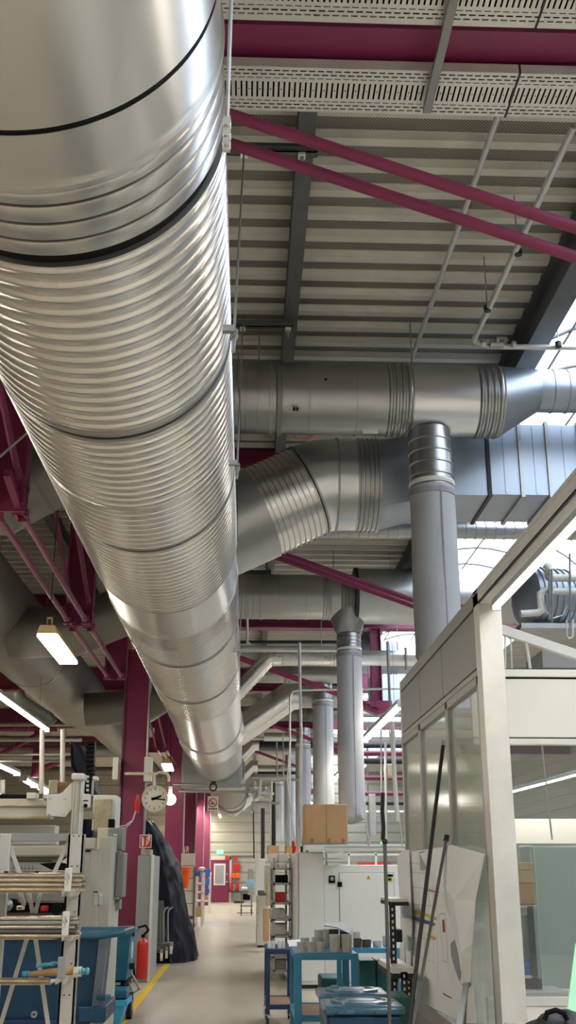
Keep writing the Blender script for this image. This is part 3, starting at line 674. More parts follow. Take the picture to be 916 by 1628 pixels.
v_ = P(790, 547, Z=EYE+4.5); mb = MB(); mb.cyl(v_-V((.06, 0, 0)), v_+V((.06, 0, 0)), .036); mb.cyl(v_, v_+V((0, -.06, .03)), .016); mb.box(v_.x-.01, v_.x+.08, v_.y-.08, v_.y-.06, v_.z+.02, v_.z+.035); mb.build('valve', M['zinc'], t)
mb = MB(); mb.cyl(v_-V((.14, 0, 0)), v_-V((.10, 0, 0)), .034); mb.cyl(v_+V((.14, 0, 0)), v_+V((.17, 0, 0)), .032); mb.build('coupling', M['conduit'], t)
for px, py, yy in ((775, 385, 490), (888, 475, 547), (824, 398, 300)):
    z = EYE+4.5; p_ = P(px, yy, Z=z) if yy > 380 else P(px, 400, Z=z)
    MB().cyl(p_, (p_.x, p_.y, ROOF), .006, None, 8).build('hanger_rod', M['zinc'], t)
    MB().cyl(p_-V((0, 0, .03)), p_+V((0, 0, .02)), .03, None, 12).build('hanger_clip', M['dark'], t)
# hanger rails + threaded rods of the main duct
def rail(label, xa, xb, py, rods, rodlab):
    Yr = P(400, py, Z=EYE+4.72).y; a = P(xa, py, Y=Yr); b = P(xb, py, Y=Yr); z = a.z
    tt = thing('hanger_rail', label, 'rail', a)
    mb = MB(); mb.box(-1.9, b.x, Yr-.03, Yr-.02, z, z+.07); mb.box(-1.9, b.x, Yr+.02, Yr+.03, z, z+.07); mb.box(-1.9, b.x, Yr-.03, Yr+.03, z, z+.008); mb.box(-1.9, b.x, Yr-.045, Yr-.03, z+.03, z+.038)
    mb.build('channel', M['steel'], tt)
    for px in (480,) if py < 300 else ((458,) if py < 600 else (423,)):
        p_ = P(px, py, Y=Yr); MB().box(p_.x-.025, p_.x+.025, Yr-.03, Yr+.03, z-.02, z).build('washer_plate', M['white'], tt); MB().cyl((p_.x, Yr, z-.09), (p_.x, Yr, ROOF), .009, None, 8).build('threaded_rod', M['zinc'], tt)
        MB().cyl((p_.x, Yr, z-.05), (p_.x, Yr, z-.02), .016, None, 6).build('nut', M['zinc'], tt)
    for lab, (x0, y0), (x1, y1) in rods:
        p0 = P(x0, y0, Y=Yr); p0.z = z; xs_ = max(DX+DR+.03, p0.x-.14); p1 = V((DX+DR+.035, P(x1, y1, X=DX+DR+.035).y, P(x1, y1, X=DX+DR+.035).z))
        rr = thing('hanger_rod', lab, 'rod', p0, 'thin rods holding the large duct')
        MB().tube([p0+V((0, 0, .06)), p1], .006, 8).build('rod', M['zinc'], rr)
        MB().box(p0.x-.025, p0.x+.025, Yr-.03, Yr+.03, z-.02, z).build('washer_plate', M['white'], rr)
        mb = MB(); d = (p1-p0).normalized(); 
        for s_ in (0, -.05): mb.cyl(p1+d*(s_-.012), p1+d*(s_+.012), .018, None, 8)
        mb.box(p1.x-.05, p1.x+.0, p1.y-.015, p1.y+.015, p1.z+.02, p1.z+.05); mb.tube([p1, p1+d*.16], .009, 8)
        mb.build('turnbuckle', M['zinc'], rr)
rail('dark hanger rail nearest the camera, tucked under the two tie rods', 362, 505, 243, [('second rod from the front, from the nearest rail down beside the duct', (388, 253), (372, 535))], '')
rail('dark hanger rail in the middle, just in front of the nearest crosswise duct', 372, 467, 521, [('third rod, dropping in front of the nearest crosswise duct', (386, 533), (377, 745))], '')
rail('short hanger rail behind the large bent branch', 378, 431, 913, [('thin rod beside the duct below the second crosswise duct', (387, 917), (380, 1040))], '')
p0 = P(366, -40, X=DX+DR+.08); p1 = P(361, 197, X=DX+DR+.05)
rr = thing('hanger_rod', 'front rod ending in a shackle beside the nearest tie rods', 'rod', p0); MB().tube([(p0.x, p1.y-.02, 6.6), p1], .005, 8).build('rod', M['zinc'], rr)
mb = MB(); 
for s_ in (0, -.03, -.055): mb.cyl(p1+V((0, -.012, s_)), p1+V((0, .012, s_)), .010, None, 10)
mb.box(p1.x-.008, p1.x+.008, p1.y-.004, p1.y+.004, p1.z-.075, p1.z+.02); mb.build('shackle', M['conduit'], rr)
pc = [P(379, 560, Y=7.6), P(377, 600, Y=7.7), P(383, 660, Y=7.8), P(379, 750, Y=7.9), P(377, 860, Y=8.)]
pipe('steel_wire', 'thin bare wire hanging down along the right edge of the large duct', pc, .003, 'dark', 'wire', 6)
pipe('loose_cable', 'short orange cable looped above the large bent branch', [P(463, 692, Y=9.5), P(472, 698, Y=9.5), P(490, 697, Y=9.5), P(500, 690, Y=9.5)], .006, 'orange', 'cable', 8)
pipe('brace_rod', 'grey brace rod crossing the nearest post on the far left', [P(-30, 752, Y=8.2), P(50, 682, Y=8.2)], .012, 'zinc', 'rod', 8)

# ================================================================== LAMPS
def tube_lamp(label, p, q, w=.06, h=.05, housing='conduit', group='tube lamps', rods=True, tm='tube'):
    p = V(p); q = V(q); tt = thing('tube_lamp', label, 'lamp', (p+q)/2, group); d = (q-p).normalized()
    MB().beam(p+V((0, 0, h*.5)), q+V((0, 0, h*.5)), w, h).build('housing', M[housing], tt, .004)
    MB().beam(p-V((0, 0, h*.2)), q-V((0, 0, h*.2)), w*.85, h*.5).build('tube', M[tm], tt, .008)
    for e in (p, q): MB().beam(e-d*.01, e+d*.01, w*1.05, h*1.6).build('end_cap', M[housing], tt)
    if rods:
        for f in (.15, .85):
            c = p.lerp(q, f); MB().cyl(c+V((0, 0, h)), (c.x, c.y, min(ROOF, c.z+2.6)), .004, None, 6).build('hanger_wire', M['zinc'], tt)
    return tt
zL = EYE+1.44; pE = P(789, 963, Z=zL); pS = V((pE.x, 4.1, zL))
tube_lamp('long lit tube lamp under the cabin roof beam at right', pE, pS, .048, .035, 'zinc', rods=False, tm='tubel')
tube_lamp('lit tube lamp inside the cabin, seen through the front glass', P(797, 1262, Y=8.3), P(1010, 1206, Y=8.3), .05, .03, 'zinc', rods=False)
tube_lamp('lit tube lamp between the second fabric tube and the cabin corner', P(580, 1176, Z=EYE+2.4), P(638, 1119, Z=EYE+2.4), .12, .07)
tube_lamp('long lit tube lamp at far left under the dull duct', P(74, 1159, Z=EYE+2.3), P(-40, 1077, Z=EYE+2.3), .10, .06)
tube_lamp('lit tube lamp cut by the left edge above the machine beam', P(27, 1229, Z=EYE+2.3), P(-30, 1203, Z=EYE+2.3), .16, .08)
tube_lamp('lit tube lamp behind the machine carriage, nearer of the pair', P(55, 1248, Z=EYE+2.3), P(37, 1237, Z=EYE+2.3), .2, .1)
tube_lamp('small lit tube lamp behind the machine carriage, farther of the pair', P(76, 1258, Z=EYE+2.3), P(62, 1250, Z=EYE+2.3), .25, .1)
tube_lamp('near half of the lit lamp row above the aisle, right of the second column', P(313, 1290, Z=EYE+2.5), P(294, 1268, Z=EYE+2.5), .22, .1)
tube_lamp('far half of the lit lamp row above the aisle', P(329, 1310, Z=EYE+2.5), P(315, 1292, Z=EYE+2.5), .28, .12)
def panel_lamp(label, pa, pb, w, hz, big=True):
    tt = thing('hanging_lamp', label, 'lamp', (pa+pb)/2)
    d = (pb-pa).normalized(); h = w*.5
    mb = MB(); mb.hexa([pa+V((-w/2, 0, .02)), pa+V((w/2, 0, .02)), pb+V((w/2, 0, .02)), pb+V((-w/2, 0, .02)), pa+V((-w*.36, 0, h)), pa+V((w*.36, 0, h)), pb+V((w*.36, 0, h)), pb+V((-w*.36, 0, h))]); mb.build('housing', M['lamp_housing'], tt, .006)
    MB().beam(pa+d*.01, pb-d*.01, w*.94, .03).build('diffuser', M['diff'], tt, .008)
    c = pa+V((0, .1, h)); mb = MB(); mb.box(c.x-w*.12, c.x-w*.1, c.y-.03, c.y+.03, c.z, c.z+h*.8); mb.box(c.x+w*.1, c.x+w*.12, c.y-.03, c.y+.03, c.z, c.z+h*.8); mb.box(c.x-w*.12, c.x+w*.12, c.y-.03, c.y+.03, c.z+h*.8, c.z+h*.9); mb.build('bracket', M['lamp_housing'], tt)
    MB().cyl(c+V((0, 0, h*.9)), c+V((0, 0, hz)), .005, None, 6).build('hanger_wire', M['dark'], tt)
pn = (P(57, 1010, Z=EYE+2.3)+P(92, 1010, Z=EYE+2.3))/2; pf = (P(97, 1055, Z=EYE+2.3)+P(121, 1054, Z=EYE+2.3))/2
panel_lamp('bright trapezoid lamp with tan housing hanging in front of the dull duct', pn, pf, P(90, 1010, Z=EYE+2.3).x-P(56, 1010, Z=EYE+2.3).x, 1.8)
pn = (P(257, 1216, Z=EYE+2.6)+P(273, 1214, Z=EYE+2.6))/2; pf = (P(262, 1225, Z=EYE+2.6)+P(275, 1225, Z=EYE+2.6))/2
panel_lamp('small bright lamp hanging above and right of the clock', pn, pf, .28, 1.8)
t = thing('hanging_lamp', 'small glowing lamp half hidden behind the clock rim', 'lamp', P(271, 1270, Y=24)); MB().ball(P(271, 1271, Y=24), .12).build('diffuser', M['diff'], t); MB().pbox(268, 1250, 274, 1262, 24, .05).build('bracket', M['white'], t)
MB().cyl(P(271, 1250, Y=24.03), P(271, 1060, Y=24.03), .01, None, 6).build('hanger_wire', M['dark'], t)
LR = [('added unseen for light over the beige machine at left, next one beyond', -3.2, 7.5), ('added for light over the beige machine at left, outside the frame', -3.0, 4.2), ('added for light over the cabin at right, outside the frame', 2.9, 3.0), ('added for light over the machines at left, just behind the viewpoint', -3.1, -3.5), ('added for light over the cabins at right, just behind the viewpoint', 2.4, -3.5), ('added for light farther behind the viewpoint, left row', -3.1, -7.5), ('added for light farther behind the viewpoint, right row', 2.4, -7.5), ('added for light over the left machines, above the viewpoint', -3.1, .5), ('added for light over the right cabins, above the viewpoint', 2.4, .5),  # unseen lamps, added along the hall's rows to brighten machines, papers and duct underside
    ('seen as a bright chink left of the second fabric tube, nearer', 2.4, 23.), ('seen as a bright chink behind the third fabric tube', 2.4, 27.5), ('in the right row far down the hall', 2.4, 33.), ('in the right row near the end wall', 2.4, 40.), ('over the far right machines near the end wall', 2.4, 48.),
    ('beside the far magenta columns', -1.2, 42.), ('last of the row beside the magenta columns', -1.2, 49.)]
for lb, x_, y0_ in LR: tube_lamp('lit tube lamp '+lb, (x_, y0_, EYE+2.35), (x_, y0_+3.0, EYE+2.35), .10, .06)

# ================================================================== CLOCK, BOXES AND SIGNS ON THE COLUMN
YC = 17.6; cc = P(246, 1269.5, Y=YC); cr = (P(267, 1270, Y=YC).x-P(225, 1270, Y=YC).x)/2
t = thing('wall_clock', 'round cream station clock hanging from a curved bracket beside the large column', 'clock', cc)
MB().lathe([(0, cr*.96), (.01, cr), (.10, cr), (.12, cr*.9)], cc, (0, 1, 0), 64).build('case', M['beiged'], t)
MB().lathe([(-.012, cr*.90), (-.012, cr*.985), (.004, cr)], cc, (0, 1, 0), 64, False).build('bezel', M['cream'], t)
MB().lathe([(0, cr*.92), (.004, cr*.92)], cc-V((0, .004, 0)), (0, 1, 0), 64).build('face', M['clockf'], t)
for hnum in range(1, 13):
    a = pi/2-hnum*pi/6; text_mesh(str(hnum), cr*.27, M['joint'], 'numeral', t, face_front((cc.x+cr*.72*cos(a), cc.y-.007, cc.z+cr*.72*sin(a))))
mb = MB()
for i in range(60):
    a = i*pi/30; r0 = cr*.86; r1 = cr*.9; mb.beam(cc+V((r0*cos(a), -.006, r0*sin(a))), cc+V((r1*cos(a), -.006, r1*sin(a))), .004, .003, (0, 1, 0))
mb.build('minute_marks', M['joint'], t)
for nm, deg, l, w_ in (('hour_hand', 68, .55, .028), ('minute_hand', 98, .82, .02)):
    a = pi/2-radians(deg); dd = V((cos(a), 0, sin(a))); MB().beam(cc-dd*cr*.25+V((0, -.014, 0)), cc+dd*cr*l+V((0, -.014, 0)), .004, w_, (dd.cross(V((0, 1, 0))))).build(nm, M['joint'], t)
    MB().cyl(cc-V((0, .02, 0)), cc-V((0, .006, 0)), .022, None, 16).build('hub', M['joint'], t)
MB().tube([cc+V((-.02, .06, cr)), cc+V((-.02, .06, cr+.16)), cc+V((.05, .06, cr+.2)), cc+V((.17, .06, cr+.19)), cc+V((.21, .06, cr+.13)), cc+V((.21, .06, cr+.06))], .022, 12).build('bracket', M['cream'], t)
MB().box(cc.x-.5, cc.x, cc.y+.04, cc.y+.08, cc.z+cr+.16, cc.z+cr+.2).build('arm', M['cream'], t)
def pbox_thing(name, label, cat, x0, y0, x1, y1, Y, d, mat, bevel=.006, group=None):
    o = MB().pbox(x0, y0, x1, y1, Y, d).build(name, M[mat], None, bevel); return tag(o, label, cat, group)
pbox_thing('junction_box', 'pale grey junction box on the left side of the large column', 'box', 179, 1204, 188, 1239, 18.6, .25, 'white')
pbox_thing('junction_box', 'pale grey junction box on the right side of the large column above the clock', 'box', 229, 1203, 241, 1242, 18.6, .25, 'white')
t = thing('cable_bundle', 'red cable shield with loose grey cables on the large column', 'cable', P(217, 1275, Y=18.6))
MB().loft([(P(219, 1263, Y=18.7), (0, 0, -1), .025), (P(218, 1275, Y=18.7), (0, 0, -1), .05), (P(217, 1292, Y=18.7), (0, 0, -1), .04)], 10).build('shield', M['red'], t)
for k in range(3):
    MB().tube([P(216-k, 1290, Y=18.65), P(212-k*2, 1303+k*3, Y=18.5), P(200, 1312+k*4, Y=18.3), P(184, 1315+k*2, Y=18.0)], .009, 6).build('cable', M['conduit' if k < 2 else 'blue'], t)
def sign(label, x0, y0, x1, y1, Y, kind, name='fire_sign'):
    tt = thing(name, label, 'sign', P((x0+x1)/2, y1, Y=Y)); b = MB().pbox(x0, y0, x1, y1, Y, .01); b.build('plate', M['red'] if kind == 'fire' else M['white'], tt)
    sx_ = lambda u: x0+(x1-x0)*u; sy_ = lambda v: y0+(y1-y0)*v
    fr = MB()
    for u0, v0, u1, v1 in ((0, 0, 1, .06), (0, .94, 1, 1), (0, 0, .05, 1), (.95, 0, 1, 1)): fr.pbox(sx_(u0), sy_(v0), sx_(u1), sy_(v1), Y-.004, .004)
    fr.build('border', M['white'], tt)
    pc = MB()
    if kind == 'fire':
        pc.pbox(sx_(.18), sy_(.3), sx_(.36), sy_(.86), Y-.006, .004); pc.pbox(sx_(.22), sy_(.16), sx_(.32), sy_(.28), Y-.006, .004); pc.pbox(sx_(.1), sy_(.2), sx_(.24), sy_(.26), Y-.006, .004)
        def fl(u, v, s): pc.prism([P(sx_(u+a*s), sy_(v-b_*s*1.6), Y=Y-.004) for a, b_ in ((0, 0), (.08, .02), (.16, .12), (.2, .3), (.12, .22), (.12, .1), (.02, .16), (.05, .06))], (0, -.003, 0))
        fl(.5, .84, 1.6); fl(.62, .7, 1.5); fl(.55, .5, 1.3)
        pc.build('symbol', M['white'], tt)
    return tt
sign('red fire extinguisher sign on the large column', 222, 1327, 241, 1348, 18.4, 'fire')
sign('small red fire sign above the trolley with beige panels', 291, 1346, 300, 1358, 33, 'fire')
# no-smoking / no open flame sign
YN = 26.5; t = thing('warning_sign', 'white no open flame sign hanging under the large duct', 'sign', P(339, 1278, Y=YN))
MB().pbox(330, 1266, 347, 1289, YN, .01).build('plate', M['clockf'], t)
nc = P(338.5, 1276, Y=YN-.01); nr = (P(346, 1276, Y=YN).x-P(331, 1276, Y=YN).x)/2*.92
MB().lathe([(0, nr), (.004, nr), (.004, nr*.8), (0, nr*.8)], nc, (0, 1, 0), 40, False).build('ring', M['red'], t)
MB().beam(nc+V((-nr*.62, 0, nr*.62)), nc+V((nr*.62, 0, -nr*.62)), .008, nr*.18, (1, 0, 1)).build('bar', M['red'], t)
mb = MB(); mb.beam(nc+V((-nr*.1, .004, -nr*.1)), nc+V((nr*.5, .004, -nr*.35)), .004, nr*.12, (0, 0, 1)); mb.lathe([(0, nr*.2), (.003, nr*.2)], nc+V((-nr*.15, .003, -nr*.25)), (0, 1, 0), 10); mb.lathe([(0, nr*.12), (.003, nr*.12)], nc+V((-nr*.1, .003, nr*.1)), (0, 1, 0), 10); mb.build('symbol', M['joint'], t)
for i in range(4): MB().pbox(332+i*3.6, 1285, 334.6+i*3.6, 1287.2, YN-.004, .003).build('caption_mark', M['joint'], t)
MB().tube([P(337, 1266, Y=YN), P(337, 1262, Y=YN)], .01, 6).build('hanger', M['zinc'], t)
# crosswise pipes under the duct end with clamp ring and pipe cluster
YP = 25.2
pipe('thin_pipe', 'upper thin pipe crossing under the end of the large duct', [P(275, 1247, Y=YP), P(402, 1249, Y=YP)], .03, 'zinc')
pipe('thin_pipe', 'lower thin pipe crossing under the end of the large duct', [P(284, 1258, Y=YP), P(400, 1259, Y=YP)], .03, 'zinc')
t = thing('cable_ring', 'black coiled ring hanging under the end of the large duct', 'ring', P(339, 1245, Y=YP-.1)); rc = P(339, 1251, Y=YP-.12)
MB().tube([rc+V((.075*cos(a*pi/10), 0, .085*sin(a*pi/10))) for a in range(21)], .016, 8, False).build('ring', M['black'], t)
MB().pbox(336, 1242, 343, 1247, YP-.15, .1).build('hook', M['black'], t)
cl_ = thing('valve_cluster', 'tangle of small valves and galvanised pipes right of the large duct end', 'pipes', P(407, 1260, Y=YP))
def tb(pts, r, mat='zinc', par=None, nm='pipe', Y=YP): return MB().tube([P(x, y, Y=Y+(q[0] if q else 0)) for x, y, *q in pts], r, 8).build(nm, M[mat], par)
tb([(404, 1288), (404, 1240), (480, 1240)], .028, 'zinc', cl_); tb([(412, 1250), (412, 1270), (432, 1271), (432, 1242)], .022, 'conduit', cl_, Y=YP-.2)
tb([(396, 1254, .1), (420, 1254, .1), (420, 1262, .1), (436, 1262, .1)], .03, 'conduit', cl_); tb([(400, 1276), (445, 1277)], .03, 'zinc', cl_); tb([(404, 1272), (414, 1266), (414, 1240), (450, 1238)], .02, 'conduit', cl_, Y=YP-.3)
for x, y in ((404, 1247), (412, 1256), (400, 1258), (408, 1266), (416, 1262), (421, 1254)): MB().ball(P(x, y, Y=YP-.1), .06, 10).build('valve', M['zinc'], cl_)
for x, y in ((407, 1252), (416, 1268), (398, 1263)): MB().pbox(x-3, y-2, x+3, y+2, YP-.3, .08).build('valve_body', M['conduit'], cl_)
# long vertical drops and hoses between the duct and the cabin
def drop(label, pts, Y, r, mat='conduit', name='drop_pipe', cat='pipe'): return pipe(name, label, [P(x, y, Y=Y) for x, y in pts], r, mat, cat, 8)
drop('pale pipe dropping left of the second fabric tube, from roof to machines', [(476, 1022), (479, 1180), (478, 1345)], 16., .022)
drop('thin pale pipe arching beside the large far branch and dropping straight', [(640, 1095), (480, 1097), (466, 1099), (461, 1108), (461, 1345)], 18.5, .017)
drop('long pale hose sloping down between cabin and second fabric tube', [(624, 1150), (627, 1230), (632, 1306)], 12.5, .026, 'pipew')
drop('thin pale cable hanging beside the sloping hose', [(618, 1150), (640, 1345)], 13.5, .010, 'conduit', 'hanging_cable', 'cable')
drop('thin rod dropping past the magenta post at right', [(616, 1020), (620, 1120)], 14., .018, 'zinc')
drop('black hose hanging above the red and yellow signal lamp', [(609, 1260), (608, 1290), (610, 1315), (609, 1335)], 16.2, .03, 'black', 'hanging_hose', 'hose')
drop('dark hanging hose right of the far trolley with red tip', [(418, 1285), (418, 1360), (413, 1418)], 30, .05, 'black', 'hanging_hose', 'hose')
drop('thin dark cable hanging with the tilted exit sign', [(403, 1290), (404, 1365)], 34, .02, 'dark', 'hanging_cable', 'cable')
drop('black vertical pipe left of the pale fifth fabric tube', [(435, 1245), (435, 1345)], 27, .055, 'black')
drop('pale thin pipe just left of the black vertical pipe', [(431, 1250), (431, 1350)], 27, .03, 'conduit')
drop('coiled black hose in front of the fifth fabric tube', [(478, 1290), (477, 1310), (479, 1330), (480, 1355)], 17, .02, 'black', 'hanging_hose', 'hose')
drop('pale thin hose bowing between the fabric tubes', [(461, 1180), (457, 1240), (462, 1290), (470, 1345)], 17.5, .010, 'conduit', 'hanging_cable', 'cable')
drop('pale thin cable right of the second fabric tube end', [(582, 1310), (588, 1345)], 15.5, .012, 'conduit', 'hanging_cable', 'cable')
drop('second thin vertical pipe left of the fabric tubes', [(393, 984), (393, 1022), (398, 1024)], 15.5, .02)
for i, (x, y0_, y1_, Y, r, mt, lb) in enumerate((
    (440, 1180, 1245, 30, .02, 'zinc', 'thin dropper pipe crossing the far tie rods, left one'), (450, 1160, 1250, 30, .015, 'zinc', 'thin dropper pipe crossing the far tie rods, right one'),
    (606, 1140, 1345, 26, .02, 'zinc', 'thin dropper pipe right of the second fabric tube, left one'), (613, 1180, 1345, 24, .03, 'conduit', 'pale dropper pipe right of the signal lamp'),
    (645, 1030, 1065, 18, .02, 'zinc', 'short dropper pipe at the cabin rear corner'), (584, 1150, 1345, 34, .03, 'zinc', 'far dropper pipe behind the second fabric tube edge'))):
    drop(lb, [(x, y0_), (x+1, y1_)], Y, r, mt)
t = thing('signal_lamp', 'small red, yellow and green signal lamp on top of a machine behind the alu beam', 'lamp', P(609, 1345, Y=16.3))
for y0_, y1_, mt in ((1330, 1334, 'red'), (1334, 1338, 'yellow'), (1338, 1342, 'exitg')): MB().cyl(P(608.5, y1_, Y=16.3), P(608.5, y0_, Y=16.3), .028, None, 14).build('lens', M[mt], t)
MB().cyl(P(608.5, 1347, Y=16.3), P(608.5, 1342, Y=16.3), .02, None, 10).build('stem', M['black'], t)
# long crosswise pipes in the haze of the hall (each its own pipe)
for i, (y, x0, x1, Y, r, mt, lb) in enumerate((
    (1021, 378, 545, 19, .03, 'dark', 'dark crosswise pipe under the third magenta beam'), (1032, 378, 545, 18, .055, 'conduit', 'pale crosswise pipe just above the small bent branch'),
    (1184, 384, 545, 34, .11, 'dark', 'thick black crosswise pipe behind the slim fabric tubes'), (1174, 398, 470, 33, .05, 'pipew', 'pale crosswise pipe just above the thick black one'),
    (1229, 410, 480, 36, .05, 'dark', 'dark crosswise pipe over the pipe cluster'), (1237, 402, 480, 34, .05, 'conduit', 'pale crosswise pipe over the pipe cluster'),
    (1185, 576, 648, 34, .09, 'dark', 'black crosswise pipe right of the second fabric tube, upper'), (1198, 576, 648, 30, .07, 'mag', 'magenta crosswise bar right of the second fabric tube'),
    (1210, 576, 648, 33, .09, 'dark', 'black crosswise pipe right of the second fabric tube, lower'), (1237, 576, 648, 30, .06, 'mag', 'dim magenta crosswise bar level with the hall pipework'),
    (1262, 576, 648, 31, .06, 'mag', 'lowest dim magenta crosswise bar above the far machines'), (1277, 576, 648, 28, .05, 'dark', 'thin black crosswise pipe below the magenta bars'),
    (1291, 576, 645, 27, .035, 'conduit', 'thin pale crosswise rail above the far machines'),
    (1152, 0, 190, 30, .05, 'zinc', 'grey crosswise pipe behind the far left lamp'), (1176, 0, 130, 28, .05, 'conduit', 'pale crosswise pipe behind the far left lamp'),
    (1199, 0, 130, 27, .03, 'conduit', 'thin pale crosswise pipe above the machine beam'), (1188, 0, 130, 32, .05, 'mag', 'dim magenta crosswise bar at far left'),
    (1157, 0, 90, 33, .12, 'mag', 'magenta crosswise beam at far left behind the lamp'), (1210, 0, 130, 25, .03, 'zinc', 'grey crosswise pipe above the machine beam'))):
    pipe('crosswise_pipe', lb, [P(x0, y, Y=Y), P(x1, y, Y=Y)], r, mt)
pbox_thing('air_filter_unit', 'round-cornered dull filter pot among the far pipes right of the second fabric tube', 'filter', 613, 1214, 630, 1236, 24, .3, 'beiged', .05)
pbox_thing('steel_post', 'blue-grey upright profile hanging far right of the second fabric tube', 'post', 588, 1262, 598, 1329, 26, .2, 'zinc')
mb = MB(); mb.pbox(52, 1160, 64, 1235, 30, .3); tag(mb.build('steel_column', M['mag']), 'dim magenta column far left behind the machine', 'column')
pipe('brace', 'dim magenta diagonal brace far left behind the machine', [P(0, 1200, Y=29), P(60, 1168, Y=29)], .07, 'mag')
pipe('brace', 'dim magenta diagonal brace right of the magenta far left column', [P(66, 1222, Y=29), P(125, 1200, Y=29)], .07, 'mag')
for x, lb in ((66, 'pale upright pole behind the machine, left one'), (99, 'pale upright pole behind the machine, right one'), (4, 'pale upright pole at the left edge behind the machine beam')):
    pipe('upright_pole', lb, [P(x+1 if x > 5 else x, 1160 if x > 5 else 1240, Y=16), P(x, 1262 if x > 5 else 1262, Y=16)], .035, 'pipew', 'pole')
pipe('grey_hose', 'bent grey hose below the dull duct at left', [P(30, 1100, Y=14), P(34, 1112, Y=14), P(60, 1130, Y=14), P(78, 1140, Y=14), P(84, 1150, Y=14)], .07, 'greym', 'hose')
#PART4
# ================================================================== CABIN (right)
CX = 1.4
cab = thing('glazed_cabin', 'tall grey workshop cabin with glass side, panelled top and open roof beam at right', 'cabin', (CX, 6.3, 0))
zT = EYE+1.63; zM = EYE+1.14
yAt = lambda px, py: P(px, py, X=CX).y
yF = yAt(757, 1000)
YBK = yAt(638, 1120)
PS = [yF+.0, yAt(702, 1050), yAt(667, 1100), YBK]
for i, (a, b_) in enumerate(zip(PS, PS[1:])):
    MB().box(CX, CX+.04, a+.008, b_-.008, zM+.03, zT-.10).build('upper_panel', M['panel'], cab, .003)
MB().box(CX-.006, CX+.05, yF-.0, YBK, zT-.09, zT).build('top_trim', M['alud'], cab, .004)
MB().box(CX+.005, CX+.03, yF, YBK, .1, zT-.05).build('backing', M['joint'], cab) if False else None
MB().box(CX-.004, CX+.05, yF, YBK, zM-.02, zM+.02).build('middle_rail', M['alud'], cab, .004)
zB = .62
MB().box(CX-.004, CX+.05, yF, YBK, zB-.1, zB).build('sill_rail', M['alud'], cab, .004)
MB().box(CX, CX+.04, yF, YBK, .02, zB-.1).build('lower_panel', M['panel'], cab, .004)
GS = [yF+.02, yAt(718, 1300), yAt(673, 1300), YBK]
for a, b_ in zip(GS, GS[1:]):
    fr = MB(); w_ = .045
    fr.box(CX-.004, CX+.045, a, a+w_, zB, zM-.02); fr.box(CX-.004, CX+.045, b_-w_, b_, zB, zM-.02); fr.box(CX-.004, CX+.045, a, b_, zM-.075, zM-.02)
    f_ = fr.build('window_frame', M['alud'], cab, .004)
    MB().box(CX+.016, CX+.024, a+w_, b_-w_, zB, zM-.075).build('glass', M['glass'], f_)
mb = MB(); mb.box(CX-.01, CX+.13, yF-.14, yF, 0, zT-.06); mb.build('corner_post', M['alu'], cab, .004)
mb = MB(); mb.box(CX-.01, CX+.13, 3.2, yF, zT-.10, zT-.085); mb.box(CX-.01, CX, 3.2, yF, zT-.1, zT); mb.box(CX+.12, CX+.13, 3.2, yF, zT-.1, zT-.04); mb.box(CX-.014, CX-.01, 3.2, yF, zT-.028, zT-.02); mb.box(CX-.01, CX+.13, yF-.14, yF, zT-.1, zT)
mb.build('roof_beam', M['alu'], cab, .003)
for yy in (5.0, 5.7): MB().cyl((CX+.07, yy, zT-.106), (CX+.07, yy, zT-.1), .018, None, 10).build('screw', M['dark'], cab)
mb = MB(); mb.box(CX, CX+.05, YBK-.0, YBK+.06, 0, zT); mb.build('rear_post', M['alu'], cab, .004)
# front wall further inside
YW = 6.95
zz = lambda py: P(850, py, Y=YW).z
XW0 = CX+.06
mb = MB(); mb.box(XW0, 5.2, YW, YW+.06, zz(1076), zz(1064)); mb.build('front_top_rail', M['white'], cab, .004)
MB().box(XW0, 5.2, YW+.01, YW+.05, zz(1172), zz(1079)).build('front_panel', M['white'], cab, .004)
MB().box(XW0, 5.2, YW+.02, YW+.04, zz(1184), zz(1062)).build('front_backing', M['joint'], cab)
MB().box(XW0, 5.2, YW, YW+.06, zz(1184), zz(1174)).build('front_rail', M['alu'], cab, .004)
f_ = MB().box(XW0, 5.2, YW, YW+.06, zz(1600), zz(1585)).build('front_sill', M['alu'], cab, .004)
MB().box(XW0, 5.2, YW+.025, YW+.033, zz(1585), zz(1184)).build('front_glass', M['pane'], f_)
MB().box(XW0, 5.2, YW+.01, YW+.05, 0, zz(1600)).build('front_lower_panel', M['white'], cab)
xm = P(868, 1250, Y=YW).x
MB().tube([P(862, 1186, Y=YW+.4), P(878, 1335, Y=YW+.4)], .006, 6).build('cord', M['conduit'], cab)
mb = MB(); mb.beam(P(787, 998, Y=YW+.8), P(990, 1066, Y=YW+.8), .05, .07); mb.build('sloping_brace', M['white'], cab, .003)
for i, (x0, y0_, x1, y1_) in enumerate(((803, 1010, 804, 1064), (812, 1010, 814, 1064), (836, 1014, 843, 1064))):
    MB().tube([P(x0, y0_, Y=YW+.8), P(x1, y1_, Y=YW+.8)], .012 if i == 2 else .006, 8).build('stay_rod', M['pipew'], cab)
pbox_thing('interior_band', 'white horizontal panel inside the cabin behind the front glass', 'panel', 806, 1302, 990, 1342, 8.6, .05, 'white')
t = thing('frosted_enclosure', 'pale sea-green frosted enclosure inside the cabin', 'enclosure', P(900, 1572, Y=7.35)); MB().pbox(849, 1345, 960, 1572, 7.35, .6).build('frosted_pane', M['teal_pane'], t, .01)
MB().pbox(826, 1344, 848, 1372, 7.6, .3).build('side_panel', M['white'], t, .005); MB().pbox(855, 1344, 857, 1572, 7.34, .01).build('pane_edge', M['conduit'], t)
t = thing('slotted_shelf', 'black slotted-angle shelf with white boards inside the cabin', 'shelf', P(836, 1600, Y=7.2))
